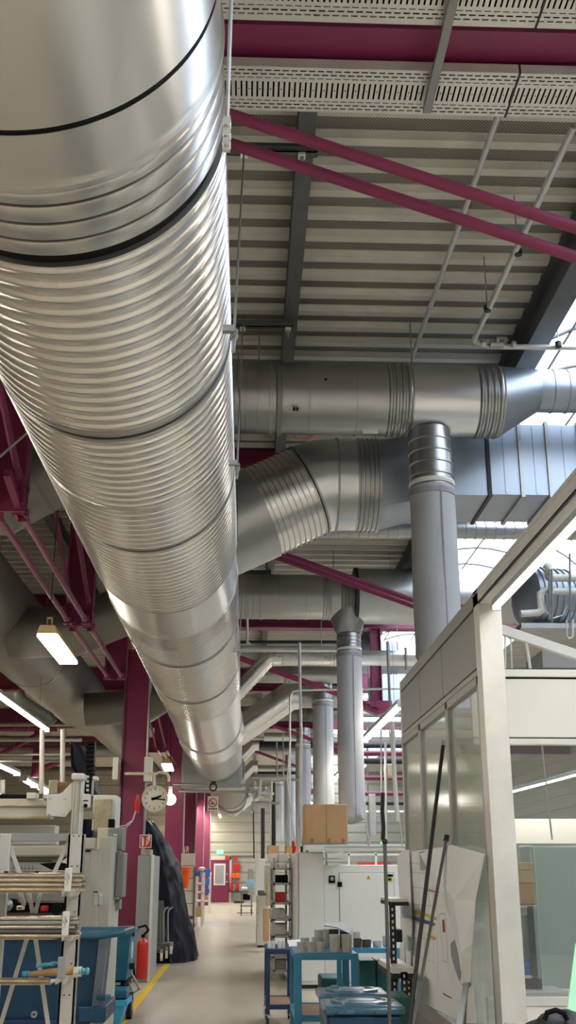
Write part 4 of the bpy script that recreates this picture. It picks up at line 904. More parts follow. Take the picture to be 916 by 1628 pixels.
for px in (819, 852): 
    a_ = P(px, 1575, Y=7.15); b2 = P(px-2, 1440, Y=7.15); MB().box(a_.x-.018, a_.x+.018, 7.15, 7.17, a_.z, b2.z).build('upright', M['dark'], t)
MB().pbox(815, 1439, 853, 1444, 7.15, .4).build('shelf_board', M['white'], t, .004); MB().pbox(820, 1551, 856, 1556, 7.15, .4).build('shelf_board', M['white'], t, .004); MB().pbox(820, 1557, 862, 1574, 7.15, .4).build('kick_plate', M['dark'], t)
MB().pbox(832, 1455, 846, 1530, 7.5, .02).build('back_pane', M['grey'], t)
pbox_thing('wooden_tray', 'upper wooden tray on the slotted shelf inside the cabin', 'tray', 810, 1371, 849, 1383, 7.15, .35, 'wood')
pbox_thing('wooden_tray', 'lower wooden tray under another on the slotted shelf', 'tray', 810, 1384, 850, 1404, 7.15, .35, 'wood')
pbox_thing('cardboard_box', 'yellowish flat cardboard box under the two wooden trays', 'box', 812, 1405, 850, 1438, 7.15, .35, 'card')
pbox_thing('plastic_box', 'blue plastic box on the lower board of the cabin shelf', 'box', 828, 1529, 849, 1551, 7.17, .3, 'blueb')
pbox_thing('work_bench', 'white bench edge inside the cabin, low behind the front glass', 'bench', 818, 1576, 905, 1622, 7.02, .4, 'white')
t = tag(MB().prism([P(898, 1640, Y=5.4), P(940, 1640, Y=5.4), P(940, 1500, Y=5.9), P(915, 1500, Y=5.9)], (0, .006, 0)).build('green_sheet', M['greenf']), 'pale green sheet leaning at the bottom right corner', 'sheet')
# black bag
n = 28; vs = []; fs = []; bc = P(900, 1640, Y=5.2)
for j in range(13):
    for i in range(n):
        a = 2*pi*i/n; ph = pi*j/12; r = (.19+.015*sin(a*5+j)+.01*sin(a*9-j*2))*sin(ph)+.001
        vs.append((bc.x+r*cos(a), bc.y+r*.8*sin(a), bc.z-.02+.10*(-cos(ph))*(1+.12*sin(a*3+j))))
for j in range(12):
    for i in range(n): fs.append((j*n+i, j*n+(i+1) % n, (j+1)*n+(i+1) % n, (j+1)*n+i))
t = thing('fabric_bag', 'crumpled black bag with a loop handle at the bottom right corner', 'bag', bc)
MB().add(vs, fs).build('body', M['tarp'] if False else M['black'], t, smooth=80)
MB().tube([P(866, 1622, Y=5.1), P(870, 1610, Y=5.1), P(884, 1606, Y=5.1), P(897, 1611, Y=5.1), P(902, 1622, Y=5.1)], .011, 8).build('handle', M['joint'], t)
pbox_thing('bag_stand', 'low stool carrying the black bag, mostly below the frame', 'stool', 845, 1650, 980, 1700, 5.0, .5, 'grey')
# insulated pipes and fan behind the cabin beam
YQ = 9.3
pipe('insulated_pipe', 'upper white pipe with a swan-neck behind the cabin roof beam', [P(866, 897, Y=YQ), P(873, 902, Y=YQ), P(873, 914, Y=YQ), P(880, 919, Y=YQ), P(960, 919, Y=YQ)], .035, 'pipew', n=14)
pipe('insulated_pipe', 'lower white pipe stepping down behind the cabin roof beam', [P(828, 976, Y=YQ), P(856, 974, Y=YQ), P(861, 970, Y=YQ), P(859, 945, Y=YQ), P(865, 940, Y=YQ), P(960, 941, Y=YQ)], .032, 'pipew', n=14)
t = thing('round_fan_housing', 'ribbed silver round fan housing behind the white pipes', 'fan', P(860, 952, Y=10.6)); c = P(862, 952, Y=10.6)
pr = []; 
for i in range(6): pr += [(i*.07, .30), (i*.07+.05, .30), (i*.07+.055, .315), (i*.07+.066, .315)]
MB().lathe([(0, .05), (.02, .2)]+[(.05, .28)]+[(a+.06, b_) for a, b_ in pr]+[(.5, .3)], c-V((.25, .1, 0)), (.95, .25, 0), 40).build('housing', M['rect'], t)
MB().box(c.x-.3, c.x+.35, c.y-.25, c.y+.3, c.z-.36, c.z-.31).build('cradle', M['zinc'], t)
for i, (px, a_, b2) in enumerate(((873, 905, 985), (877, 905, 990), (906, 880, 1000))): pipe('thin_rod', ('thin vertical rod crossing the white pipes, left', 'thin vertical rod crossing the white pipes, middle', 'thin vertical rod near the right edge by the pipes')[i], [P(px, a_, Y=9.2), P(px+1, b2, Y=9.2)], .010, 'zinc', 'rod', 6)
for (x, y), lb in (((875, 917), 'round pale pipe gauge on the upper white pipe'), ((877, 940), 'round pale pipe gauge on the lower white pipe')):
    c = P(x, y, Y=YQ-.05); tt = thing('pipe_gauge', lb, 'gauge', c); MB().lathe([(0, .03), (.01, .036), (.03, .036)], c, (0, 1, 0), 20).build('case', M['zinc'], tt); MB().lathe([(-.002, .028), (0, .028)], c, (0, 1, 0), 20).build('dial', M['white'], tt)
pipe('drain_hose', 'small white hose loop hanging below the pipes near the right edge', [P(901, 985, Y=9.3), P(901, 1010, Y=9.3), P(905, 1016, Y=9.3), P(911, 1012, Y=9.3), P(911, 985, Y=9.3)], .008, 'pipew', 'hose', 8)
pipe('sagging_cable', 'thin pale cable sagging between the two white pipes', [P(862, 950, Y=9.2), P(868, 972, Y=9.2), P(880, 983, Y=9.2), P(895, 978, Y=9.2), P(902, 962, Y=9.2)], .006, 'conduit', 'cable', 6)
pbox_thing('grey_roof_box', 'angled grey sheet metal box behind the sloping white brace', 'box', 862, 1035, 990, 1062, 8.4, .5, 'panel')

# ================================================================== PAPERS AND POLES ON THE CABIN GLASS
XP = CX-.012
pp = lambda x, y, d=0: P(x, y, X=XP-d)
tt = thing('wall_drawing', 'large technical drawing with coloured lines taped on the cabin glass', 'drawing', pp(690, 1480))
MB().prism([pp(650, 1354), pp(708, 1346), pp(728, 1345), pp(745, 1560), pp(735, 1627), pp(728, 1622), pp(659, 1588)], (.003, 0, 0)).build('sheet', M['paper'], tt)
ln = MB(); 
def dl(mb, a, b_, w=.004): mb.beam(pp(*a, .003), pp(*b_, .003), .001, w, (0, 0, 1) if abs(a[1]-b_[1]) < abs(a[0]-b_[0])*2 else (0, 1, 0))
for x in (655, 661, 666, 674, 681, 688, 694): dl(ln, (x, 1368+x % 7*3), (x+2, 1520+x % 5*9), .003)
for y in (1372, 1386, 1410, 1437, 1490, 1516): dl(ln, (652, y), (690, y+4 if y < 1500 else y+14), .003)
for a, b_ in (((698, 1453), (705, 1524)), ((708, 1452), (712, 1528)), ((698, 1453), (708, 1452)), ((703, 1527), (712, 1530)), ((676, 1540), (680, 1570))): dl(ln, a, b_, .003)
ln.build('drawn_lines', M['grey'], tt)
def blob(nm, pts, mt, d=.004): MB().prism([pp(x, y, d) for x, y in pts], (.001, 0, 0)).build(nm, M[mt], tt)
blob('yellow_mark', [(651, 1446), (666, 1448), (694, 1458), (692, 1463), (668, 1454), (652, 1450)], 'yellow'); blob('violet_mark', [(652, 1457), (668, 1459), (692, 1468), (690, 1472), (668, 1466), (656, 1462)], 'navy')
blob('yellow_mark', [(678, 1484), (693, 1490), (692, 1494), (679, 1488)], 'yellow'); blob('red_mark', [(678, 1414), (700, 1418), (700, 1420), (678, 1416)], 'red'); blob('red_mark', [(704, 1578), (718, 1586), (718, 1588), (705, 1581)], 'mag'); blob('red_mark', [(703, 1462), (706, 1462), (707, 1482), (704, 1482)], 'red')
tt = tag(MB().prism([pp(631, 1363, .03), pp(640, 1352, .05), pp(650, 1351, .02), pp(655, 1470, .03), pp(652, 1562, .01), pp(646, 1563, .04), pp(635, 1560, .05), pp(637, 1450, .06)], (.004, 0, 0)).build('paper_sheet', M['paper']), 'narrow white paper sheet hanging loose at the cabin rear corner', 'paper')
for px, lb in ((0, 0),): pass
t = thing('folded_paper', 'white sheet folded to a fan and taped over the drawing', 'paper', pp(725, 1450, .05))
F = [((668, 1357), .05), ((718, 1343), .03), ((772, 1358), .02), ((757, 1432), .03), ((751, 1500), .04), ((748, 1560), .05), ((736, 1562), .06), ((729, 1515), .07), ((716, 1458), .07), ((700, 1420), .06)]
vs = [pp(x, y, d) for (x, y), d in F]+[pp(722, 1430, .09), pp(734, 1515, .10)]
vs = vs+[v+V((-.003, 0, 0)) for v in vs]
tri = [(0, 1, 10), (1, 2, 10), (2, 3, 10), (3, 4, 11, 10), (4, 5, 11), (5, 6, 11), (6, 7, 11), (7, 8, 10, 11), (8, 9, 10), (9, 0, 10)]
MB().add(vs, tri+[tuple(i+12 for i in reversed(f)) for f in tri]).build('sheet', M['paper'], t, smooth=5)
MB().prism([pp(734, 1524, .11), pp(749, 1526, .09), pp(748, 1562, .09), pp(735, 1564, .11)], (-.003, 0, 0)).build('adhesive_tape', M['white'], t)
tag(MB().prism([pp(724, 1493, .02), pp(717, 1500, .02), pp(718, 1520, .02), pp(724, 1540, .02), pp(731, 1560, .02), pp(733, 1545, .02), pp(728, 1515, .02)], (-.003, 0, 0)).build('fabric_scrap', M['grey']), 'dark grey leaf-shaped scrap beside the folded paper on the glass', 'scrap')
tag(MB().prism([pp(667, 1355, .008), pp(676, 1353, .008), pp(678, 1380, .008), pp(669, 1383, .008)], (-.002, 0, 0)).build('sticky_note', M['teal_pane']), 'small sea-green note at the top of the taped drawing', 'note')
def pole(label, a, b_, r, mat, sq=False, cap=None):
    tt = thing('leaning_pole', label, 'pole', b_); d = (b_-a)
    b2 = a+d*(a.z/(a.z-b_.z)) if b_.z > 0 else b_
    (MB().beam(a, b2, r*2, r*1.2, (1, 0, 0)) if sq else MB().cyl(a, b2, r, None, 14)).build('rod', M[mat], tt)
    MB().cyl(a-d.normalized()*.015, a+d.normalized()*.02, r*1.15, None, 14).build('end_cap', M[cap or mat], tt)
pole('tall black pole leaning against the cabin glass', pp(705, 1182, .03), P(651, 1628, Y=6.7), .013, 'black', cap='zinc')
pole('grey flat pole leaning behind the folded paper', pp(710, 1332, .03), P(657, 1628, Y=7.0), .016, 'steel', True, 'dark')
pole('short grey post under the folded paper, at the bottom edge', pp(742, 1562, .08), P(731, 1628, Y=6.3), .024, 'grey', True)
tt = thing('upright_rod', 'thin dark upright rod with a ball tip in front of the white machine', 'rod', P(609, 1628, Y=6.72))
a = P(612, 1341, Y=6.72); MB().cyl(a, (a.x, 6.72, .0), .011, None, 12).build('rod', M['steel'], tt); MB().ball(a+V((0, 0, .01)), .018).build('tip', M['black'], tt); MB().cyl((a.x, 6.72, 0), (a.x, 6.72, .02), .13, None, 20).build('foot', M['steel'], tt)
tag(MB().prism([pp(752, 1560), pp(757, 1627), pp(742, 1627), pp(745, 1565)], (-.003, 0, 0)).build('paper_strip', M['paper']), 'narrow white paper strip low on the cabin glass, right of the short post', 'paper')

# ================================================================== BINS WITH BLUE LIDS (bottom)
def lidbin(label, x0, x1, ytop, Y, d, body):
    a = P(x0, ytop, Y=Y); b_ = P(x1, ytop, Y=Y); z = a.z; xa, xb = a.x, b_.x
    tt = thing('lidded_bin', label, 'bin', ((xa+xb)/2, Y+d/2, 0)); xc = (xa+xb)/2; yc = Y+d/2
    mb = MB(); mb.hexa([(xa+.06, Y+.05, .02), (xb-.06, Y+.05, .02), (xb-.06, Y+d-.05, .02), (xa+.06, Y+d-.05, .02), (xa+.01, Y+.01, z-.03), (xb-.01, Y+.01, z-.03), (xb-.01, Y+d-.01, z-.03), (xa+.01, Y+d-.01, z-.03)])
    mb.build('body', M[body], tt, .02)
    l = MB().box(xa-.01, xb+.01, Y-.01, Y+d+.01, z-.03, z+.02).build('lid', M['lid'], tt, .018)
    # raised oval panel
    n = 40; w_, e_ = (xb-xa)*.40, d*.36
    vs = []; 
    for f, h in ((1., .019), (.97, .034), (.8, .036), (.76, .026), (.55, .026), (.5, .036), (.02, .040)):
        for i in range(n):
            a_ = 2*pi*i/n; c_, s_ = cos(a_), sin(a_); k = (abs(c_)**3+abs(s_)**3)**(-1/3); vs.append((xc+w_*f*c_*k, yc+e_*f*s_*k, z+h))
    MB().add(vs, [(j*n+i, j*n+(i+1) % n, (j+1)*n+(i+1) % n, (j+1)*n+i) for j in range(6) for i in range(n)]+[tuple(6*n+i for i in range(n))]).build('raised_panel', M['lid'], l, smooth=30)
    for s_ in (-1, 1): MB().box(xc+s_*w_*.6-.05, xc+s_*w_*.6+.05, Y-.028, Y-.008, z-.02, z+.0).build('lid_catch', M['lid'], tt, .004)
    return tt
lidbin('blue lidded bin at the bottom edge, front one of two', 517, 642, 1606, 6.9, .42, 'blue')
lidbin('blue lidded bin right behind the front lidded bin', 510, 618, 1586, 7.45, .42, 'green')
pbox_thing('green_tub', 'dark blue-green tub edge right of the lidded bins', 'tub', 617, 1586, 655, 1640, 7.5, .4, 'green', .01)

# ================================================================== CARTS AND CASTINGS
def caster(par, x, y, z0, r=.055, mat='zinc'):
    c_ = MB(); c_.cyl((x-.015, y, z0+r), (x+.015, y, z0+r), r, None, 18); w_ = c_.build('caster', M['black'], par)
    MB().beam((x-.03, y, z0+r), (x-.02, y, z0+r*2.6), .03, .005, (1, 0, 0)).build('fork', M[mat], w_); 
    mb = MB(); mb.beam((x+.025, y, z0+r), (x+.025, y, z0+r*2.6), .03, .005, (1, 0, 0)); mb.box(x-.035, x+.035, y-.03, y+.03, z0+r*2.5, z0+r*2.7); mb.build('fork', M[mat], w_)
def cart(name, label, x0, x1, ytop, ybot, Y, d, mat, lw=.045, topm=None, botm='bench', cast=True):
    a = P(x0, ytop, Y=Y); b_ = P(x1, ytop, Y=Y); xa, xb = a.x, b_.x; zt_ = a.z; zb_ = P(x0, ybot, Y=Y).z if ybot else .2
    tt = thing(name, label, 'cart', ((xa+xb)/2, Y+d/2, 0))
    for x in (xa+lw/2, xb-lw/2):
        for y in (Y+lw/2, Y+d-lw/2):
            MB().box(x-lw/2, x+lw/2, y-lw/2, y+lw/2, .14, zt_).build('leg', M[mat], tt, .004)
            if cast: caster(tt, x, y, 0)
    for z, nm_ in ((zt_, 'top_frame'), (zb_, 'bottom_frame')):
        fr = MB(); e=.004; fr.box(xa+lw*.5, xb-lw*.5, Y+e, Y+lw*.7, z-.05, z-.002); fr.box(xa+lw*.5, xb-lw*.5, Y+d-lw*.7, Y+d-e, z-.05, z-.002); fr.box(xa+e, xa+lw*.7, Y+lw*.5, Y+d-lw*.5, z-.05, z-.002); fr.box(xb-lw*.7, xb-e, Y+lw*.5, Y+d-lw*.5, z-.05, z-.002)
        fr.build(nm_, M[mat], tt, .004)
    MB().box(xa+.02, xb-.02, Y+.02, Y+d-.02, zt_-.02, zt_-.004).build('top_shelf', M[topm or mat], tt)
    MB().box(xa+.02, xb-.02, Y+.02, Y+d-.02, zb_-.03, zb_-.01).build('bottom_shelf', M[botm], tt)
    return tt, zt_
c_, zc = cart('tool_cart', 'light blue steel cart loaded with grey castings, at the aisle edge', 468, 570, 1516, 1614, 9.4, .9, 'cart', .06)
c2_, zc2 = cart('tool_cart', 'narrow dark navy cart left of the light blue one', 423, 468, 1509, 1597, 12.4, .9, 'navy', .045)
c3_, zc3 = cart('tool_cart', 'blue cart or table edge behind the dark castings', 545, 640, 1507, 1600, 11.6, .8, 'cart', .05, None, 'bench')
def casting(label, px, py, w, h, Y, mat, zbase=None, group='round castings on the carts', flat=False):
    a = P(px, py, Y=Y); z = zbase if zbase is not None else a.z; r = abs(P(px+w/2, py, Y=Y).x-P(px-w/2, py, Y=Y).x)/2*.96; hh = abs(P(px, py-h, Y=Y).z-a.z)
    tt = thing('casting', label, 'casting', (a.x, Y, z), group)
    MB().lathe([(0, r*.94), (hh*.08, r*.97), (hh*.5, r*.97), (hh*.9, r), (hh, r*.98), (hh, r*.80), (hh*.85, r*.72)], (a.x, Y, z), (0, 0, 1), 28, True).build('body', M[mat], tt, smooth=40)
    return z+hh
cl = ['front row, leftmost', 'front row, second from left', 'front row, third from left']
for i, px in enumerate((479, 494, 509)): casting('grey cup-shaped casting on the light blue cart, '+cl[i], px, 1514, 14.4, 17, 9.5, 'mug', zc)
for px, nm in ((532.5, 'left stack of three near the cart middle'), (551.5, 'right stack of three near the cart edge')):
    z = zc
    for k, kn in enumerate(('bottom', 'middle', 'top')): z = casting('grey ring-like casting, %s of the %s' % (kn, nm), px, 1514, 18, 9.6, 9.5, 'mug', z)
for k, (px, py, w, h, Y, mt, lb) in enumerate(((485, 1500, 15, 9, 10., 'mug', 'grey casting in the back row behind the leftmost front casting'), (503, 1499, 15, 9, 10., 'mug', 'grey casting in the back row behind the third front casting'),
    (507, 1489, 14, 9, 10.1, 'mug', 'grey casting set higher behind the front row, left one'), (518, 1487, 14, 8, 10.1, 'mug', 'grey casting set higher behind the front row, right one'))): casting(lb, px, 1514, w, 1514-py+h-6, Y, mt, zc)
for k, (px, w, h, Y, mt, lb) in enumerate(((531, 17, 31, 9.95, 'mugd', 'dark brown tall casting in the middle of the heap'), (549, 17, 29, 9.95, 'mugd', 'dark brown tall casting under the tilted sheet'))): casting(lb, px, 1514, w, h, Y, mt, zc)
for k, (px, w, h, Y, mt, lb) in enumerate(((567, 13, 23, 11.8, 'mug', 'grey casting on the far blue cart, leftmost'), (569, 13, 14, 11.7, 'mugd', 'dark casting on the far blue cart, leftmost'), (583, 16, 12, 11.7, 'mugd', 'dark casting on the far blue cart, second'), (600, 15, 9, 11.8, 'mug', 'pale low casting on the far blue cart, middle'), (616, 16, 16, 11.9, 'mug', 'pale casting on the far blue cart, rightmost'))): casting(lb, px, 1506, w, h, Y, mt, zc3)
tag(MB().add([P(514, 1467, Y=9.9), P(545, 1466, Y=9.9), P(561, 1478, Y=9.9), P(556, 1484, Y=9.8), P(535, 1474, Y=9.8), P(516, 1471, Y=9.8)]+[P(x, y+1.5, Y=9.9) for x, y in ((514, 1467), (545, 1466), (561, 1478), (556, 1484), (535, 1474), (516, 1471))], [(0, 1, 2, 3, 4, 5), (11, 10, 9, 8, 7, 6)]+[(i, (i+1) % 6, 6+(i+1) % 6, 6+i) for i in range(6)]).build('cover_sheet', M['paper']), 'white sheet tilted over the dark tall castings', 'sheet')
tag(MB().prism([P(457, 1495, Y=12.6), P(480, 1493, Y=12.6), P(478, 1508, Y=12.45), P(466, 1510, Y=12.45), P(460, 1505, Y=12.45)], (0, .01, .0)).build('paper_sheet', M['paper']), 'crumpled white paper on the back of the navy cart', 'paper')
for i, px in enumerate((428.5, 434, 444.5, 450.5)):
    o = MB().loft([(P(px, 1509, Y=12.6), (0, 0, 1), .021), (P(px, 1498, Y=12.6), (0, 0, 1), .021), (P(px, 1495.5, Y=12.6), (0, 0, 1), .015)], 14).build('white_roll', M['white'])
    tag(o, 'white rounded roll standing on the navy cart, '+('leftmost', 'second from left', 'third from left', 'rightmost')[i], 'roll', 'white rolls on the navy cart')
for a_, x0, x1, lb in ((12.2, 572, 598, 'dark green plastic crate under the far cart, left one'), (12.2, 599, 624, 'dark green plastic crate under the far cart, right one')): pbox_thing('plastic_crate', lb, 'crate', x0, 1527, x1, 1586, a_, .5, 'green', .012)
pbox_thing('cleaning_machine', 'dark teal machine with a small nameplate under the light blue cart', 'machine', 511, 1555, 551, 1585, 12.6, .6, 'green', .02)
pbox_thing('machine_plate', 'small pale nameplate on the dark teal machine', 'plate', 526, 1566, 541, 1574, 12.58, .015, 'beiged')
# slotted angle rack right
t = thing('slotted_rack', 'black slotted-angle rack with white boards beside the hanging drawing', 'rack', P(632, 1600, Y=9.))
for px, Y in ((625.5, 9.0), (641, 8.6), (648, 9.6)):
    a_ = P(px, 1500, Y=Y); up = MB().box(a_.x-.025, a_.x+.025, Y, Y+.003, 0, P(px, 1434, Y=Y).z if Y > 8.8 else P(px, 1545, Y=Y).z).build('upright', M['dark'], t)
    hl = MB(); z = .3
    while z < P(px, 1440, Y=Y).z-.03 and (Y > 8.8 or z < P(px, 1550, Y=Y).z): hl.box(a_.x-.007, a_.x+.007, Y-.002, Y, z, z+.022); z += .045
    hl.build('punched_holes', M['white'], up)
MB().pbox(622, 1429, 650, 1434, 8.95, .7).build('shelf_board', M['white'], t, .003); MB().pbox(624, 1539, 660, 1548, 8.6, .9).build('shelf_board', M['white'], t, .003)
MB().pbox(622, 1434, 650, 1440, 8.95, .7).build('shelf_frame', M['dark'], t); MB().pbox(624, 1548, 660, 1556, 8.6, .9).build('shelf_frame', M['dark'], t)
pbox_thing('storage_box', 'small dark box on the slotted rack', 'box', 630, 1478, 640, 1498, 9.2, .3, 'dark')

# ================================================================== MACHINES ON THE RIGHT OF THE AISLE
t = thing('tall_cabinet', 'tall plain white cabinet right of the grey shelf rack', 'cabinet', P(492, 1560, Y=16.5))
a_ = P(471, 1400, Y=16.5); b2 = P(515, 1400, Y=16.5); h_ = P(490, 1355, Y=16.5).z
MB().box(a_.x, b2.x, 16.5, 18, .05, h_).build('body', M['white'], t, .006); MB().box(a_.x+.04, b2.x-.01, 16.485, 16.5, .1, h_-.02).build('door', M['white'], t, .004); MB().box(a_.x+.03, a_.x+.037, 16.48, 16.5, .1, h_-.02).build('edge_seam', M['grey'], t); MB().box(a_.x+.02, b2.x-.02, 16.55, 17.9, 0, .06).build('plinth', M['dark'], t)
t = thing('machine_enclosure', 'wide white machine housing with a large door and yellow warning signs', 'machine', P(577, 1560, Y=17.3)); YM = 17.3
xa, xb = P(515.5, 1450, Y=YM).x, P(660, 1450, Y=YM).x
MB().box(xa, xb, YM, YM+2, .06, P(577, 1375, Y=YM).z).build('body', M['white'], t, .01); MB().box(xa+.03, xb-.03, YM+.06, YM+1.9, 0, .07).build('plinth', M['dark'], t)
dr = MB().pbox(541, 1388, 628, 1562, YM-.02, .03).build('door', M['white'], t, .006)
MB().pbox(540, 1387, 629, 1563, YM-.008, .01).build('door_gap', M['grey'], t)
MB().pbox(537, 1402, 544, 1410, YM-.05, .04).build('latch', M['joint'], dr, .004); MB().pbox(538, 1548, 545, 1556, YM-.05, .04).build('latch', M['joint'], dr, .004)
MB().pbox(523, 1392, 533, 1404, YM-.02, .03).build('control_panel', M['joint'], t, .003); MB().lathe([(0, .03), (.01, .03)], P(528, 1397, Y=YM-.035), (0, 1, 0), 16).build('knob', M['grey'], t)
MB().pbox(613, 1390, 625, 1394, YM-.03, .01).build('label_plate', M['joint'], t)
def warn(x, y, w, Y, par): 
    MB().prism([P(x-w/2, y+w*.42, Y=Y), P(x+w/2, y+w*.42, Y=Y), P(x, y-w*.46, Y=Y)], (0, .004, 0)).build('warning_sign', M['yellow'], par)
    MB().prism([P(x-w*.08, y-w*.18, Y=Y), P(x+w*.1, y-w*.18, Y=Y), P(x+w*.02, y+w*.02, Y=Y), P(x+w*.1, y+w*.02, Y=Y), P(x-w*.06, y+w*.32, Y=Y), P(x, y+w*.08, Y=Y), P(x-w*.1, y+w*.08, Y=Y)], (0, -.003, 0)).build('warning_symbol', M['joint'], par)
warn(586, 1395, 8, YM-.03, t); warn(617, 1470, 8, YM-.03, t)
MB().pbox(612.5, 1465, 621.5, 1474, YM-.024, .004).build('sign_plate', M['yellow'], t); MB().pbox(615.5, 1394.5, 624, 1401.5, YM-.03, .006).build('sign_plate', M['yellow'], t); MB().pbox(617, 1396.5, 622.5, 1399.5, YM-.034, .003).build('warning_symbol', M['joint'], t)
# alu beam and superstructure
t = thing('aluminium_frame', 'long pale aluminium beam with a clear hood frame on top of the white machine', 'frame', P(580, 1350, Y=16.2))
MB().pbox(484, 1343, 646, 1352, 16.2, .08).build('beam', M['white'], t, .006); MB().box(P(515, 1350, Y=16.2).x, P(646, 1350, Y=16.2).x, 16.19, 16.2, P(580, 1346.5, Y=16.2).z-.004, P(580, 1346.5, Y=16.2).z+.004).build('groove', M['grey'], t)
for px in (519, 555, 598): MB().pbox(px-1.5, 1355, px+1.5, 1376, 17.5, .04).build('upright', M['white'], t)
MB().pbox(552, 1357, 640, 1360, 17.5, .04).build('hood_rail', M['white'], t); MB().pbox(516, 1352, 546, 1356, 17.2, .4).build('shelf', M['white'], t); MB().pbox(516, 1364, 546, 1367, 17.2, .4).build('shelf', M['conduit'], t)
MB().pbox(556, 1360, 638, 1375, 17.9, .01).build('hood_pane', M['pane'], t); MB().pbox(570, 1371, 622, 1375, 17.8, .2).build('red_tray', M['red'], t)
for px in (640,): MB().box(P(px, 1350, Y=16.2).x, P(px, 1350, Y=16.2).x+.06, 16.2, 16.28, 0, P(px, 1352, Y=16.2).z).build('support_leg', M['white'], t)
MB().cyl(P(611, 1344.5, Y=16.18), P(611, 1344.5, Y=16.2), .02, None, 14).build('end_plug', M['joint'], t)
# carton
t = thing('cardboard_box', 'large plain brown cardboard box standing high on the pale beam', 'box', P(518, 1342, Y=16.3))
MB().pbox(484.5, 1278.5, 553, 1341.5, 16.25, .6).build('box', M['card'], t, .012)
for px in (496, 523, 546): MB().pbox(px-2, 1333, px+2.3, 1341.5, 16.24, .012).build('flap_slot', M['bench'], t)
MB().pbox(518.6, 1279, 519.2, 1341, 16.246, .004).build('seam', M['bench'], t)
pbox_thing('support_board', 'dark board under the cardboard box', 'board', 484, 1341.5, 553, 1343.5, 16.2, .7, 'grey')
# bottle
t = thing('spray_bottle', 'small white bottle standing on the tall white cabinet', 'bottle', P(488, 1355, Y=16.7)); MB().lathe([(0, .028), (.12, .028), (.14, .024), (.145, .03), (.19, .028)], (P(488, 1355, Y=16.7).x, 16.7, h_), (0, 0, 1), 16).build('body', M['white'], t)
MB().pbox(486, 1344, 489.5, 1350, 16.66, .005).build('label', M['conduit'], t)
tag(MB().tube([P(504+i*1.6, 1345-8*sin(pi*i/7), Y=16.4) for i in range(8)], .006, 6).build('loose_cable', M['conduit']), 'thin pale cable arching on the pale beam in front of the cardboard box', 'cable')
# grey shelf rack with boxes
YR = 17.7
t = thing('shelf_rack', 'grey metal shelf rack at the aisle edge left of the tall white cabinet', 'rack', P(448, 1550, Y=YR)); zf_ = lambda py: P(447, py, Y=YR).z
x0_, x1_ = P(433.5, 1450, Y=YR).x, P(463, 1450, Y=YR).x; dpt = 1.6
for x in (x0_, x1_-.04):
    for y in (YR, YR+dpt): MB().box(x, x+.04, y, y+.04, 0, zf_(1364)).build('upright', M['zinc'], t, .003)
for py in (1381, 1405, 1436, 1462, 1489, 1522, 1543): MB().box(x0_, x1_, YR, YR+dpt, zf_(py)-.02, zf_(py)+.015).build('shelf_board', M['zinc'], t, .003)
MB().box(x0_, x0_+.005, YR, YR+dpt, 0, zf_(1375)).build('side_sheet', M['zinc'], t) if False else None
for x in (x0_+.02,): MB().beam((x, YR+.02, .5), (x, YR+dpt, 1.4), .02, .03).build('brace', M['zinc'], t)
for lab, x0p, y0p, x1p, y1p, mt in (('white plastic crate on the rack top, left one', 427, 1357, 442, 1371, 'white'), ('white plastic crate on the rack top, right one', 443, 1357, 459, 1371, 'white'), ('small white tray under the crates, left one', 435, 1372, 442, 1379, 'white'), ('small white tray under the crates, right one', 443, 1372, 456, 1379, 'white'),
    ('dark box on the upper open shelf of the rack', 436, 1391, 458, 1404, 'joint'), ('dark red box on the second open shelf of the rack', 436, 1419, 454, 1434, 'red'), ('white box on the third open shelf of the rack', 427, 1445, 453, 1460, 'white'), ('white box on the fourth open shelf of the rack', 430, 1469, 455, 1486, 'white'), ('grey box on the low shelf of the rack', 437, 1525, 455, 1541, 'panel')):
    pbox_thing('storage_box', lab, 'box', x0p, y0p, x1p, y1p, YR+.06 if x0p > 431 else YR+.2, .5, mt, .008, 'boxes on the grey rack')
t = thing('tool_cabinet', 'narrow dark shelving beside the tall cabinet', 'shelf', P(467, 1500, Y=17.9)); MB().pbox(465, 1360, 470, 1500, 18.2, 1.).build('side', M['grey'], t)
for py in (1393, 1412, 1437, 1468): MB().pbox(466, py, 469.5, py+9, 18.18, .02).build('dark_opening', M['joint'], t)
t = thing('cable_shield', 'red cable shield on the pale cable above the rack', 'shield', P(467, 1350, Y=17.6)); MB().loft([(P(466, 1337, Y=17.6), (0, 0, -1), .018), (P(468, 1348, Y=17.6), (0, 0, -1), .035), (P(467, 1358, Y=17.6), (0, 0, -1), .02)], 10).build('shield', M['red'], t)
# boxes and stands farther down the right side
pbox_thing('cardboard_box', 'brown cardboard box behind the crates on the rack, left one', 'box', 426, 1344, 444, 1357, 22, .8, 'card')
pbox_thing('cardboard_box', 'brown cardboard box behind the crates on the rack, right one', 'box', 455, 1343, 476, 1360, 23, .8, 'card')
t = thing('beige_cabinet', 'low beige cabinet standing at the aisle beyond the rack', 'cabinet', P(416, 1487, Y=24.5)); YB = 25.; xa, xb = P(408, 1450, Y=YB).x, P(427, 1450, Y=YB).x
MB().box(xa, xb, YB, YB+1.4, .04, P(416, 1424, Y=YB).z).build('body', M['beige'], t, .01); MB().box(xa+.02, xb-.02, YB+.03, YB+1.3, 0, .05).build('plinth', M['dark'], t)
for py in (1432, 1450, 1470): MB().pbox(408.5, py, 410.5, py+3, YB-.01, .012).build('hinge', M['grey'], t)
pbox_thing('cardboard_stack', 'brown cardboard stack beside the beige cabinet', 'stack', 419, 1444, 428, 1497, 23.5, .5, 'card')
pbox_thing('parts_tray', 'cluttered dark tray of parts on top of the beige cabinet', 'tray', 410, 1416, 427, 1423, 25.1, .5, 'greym')
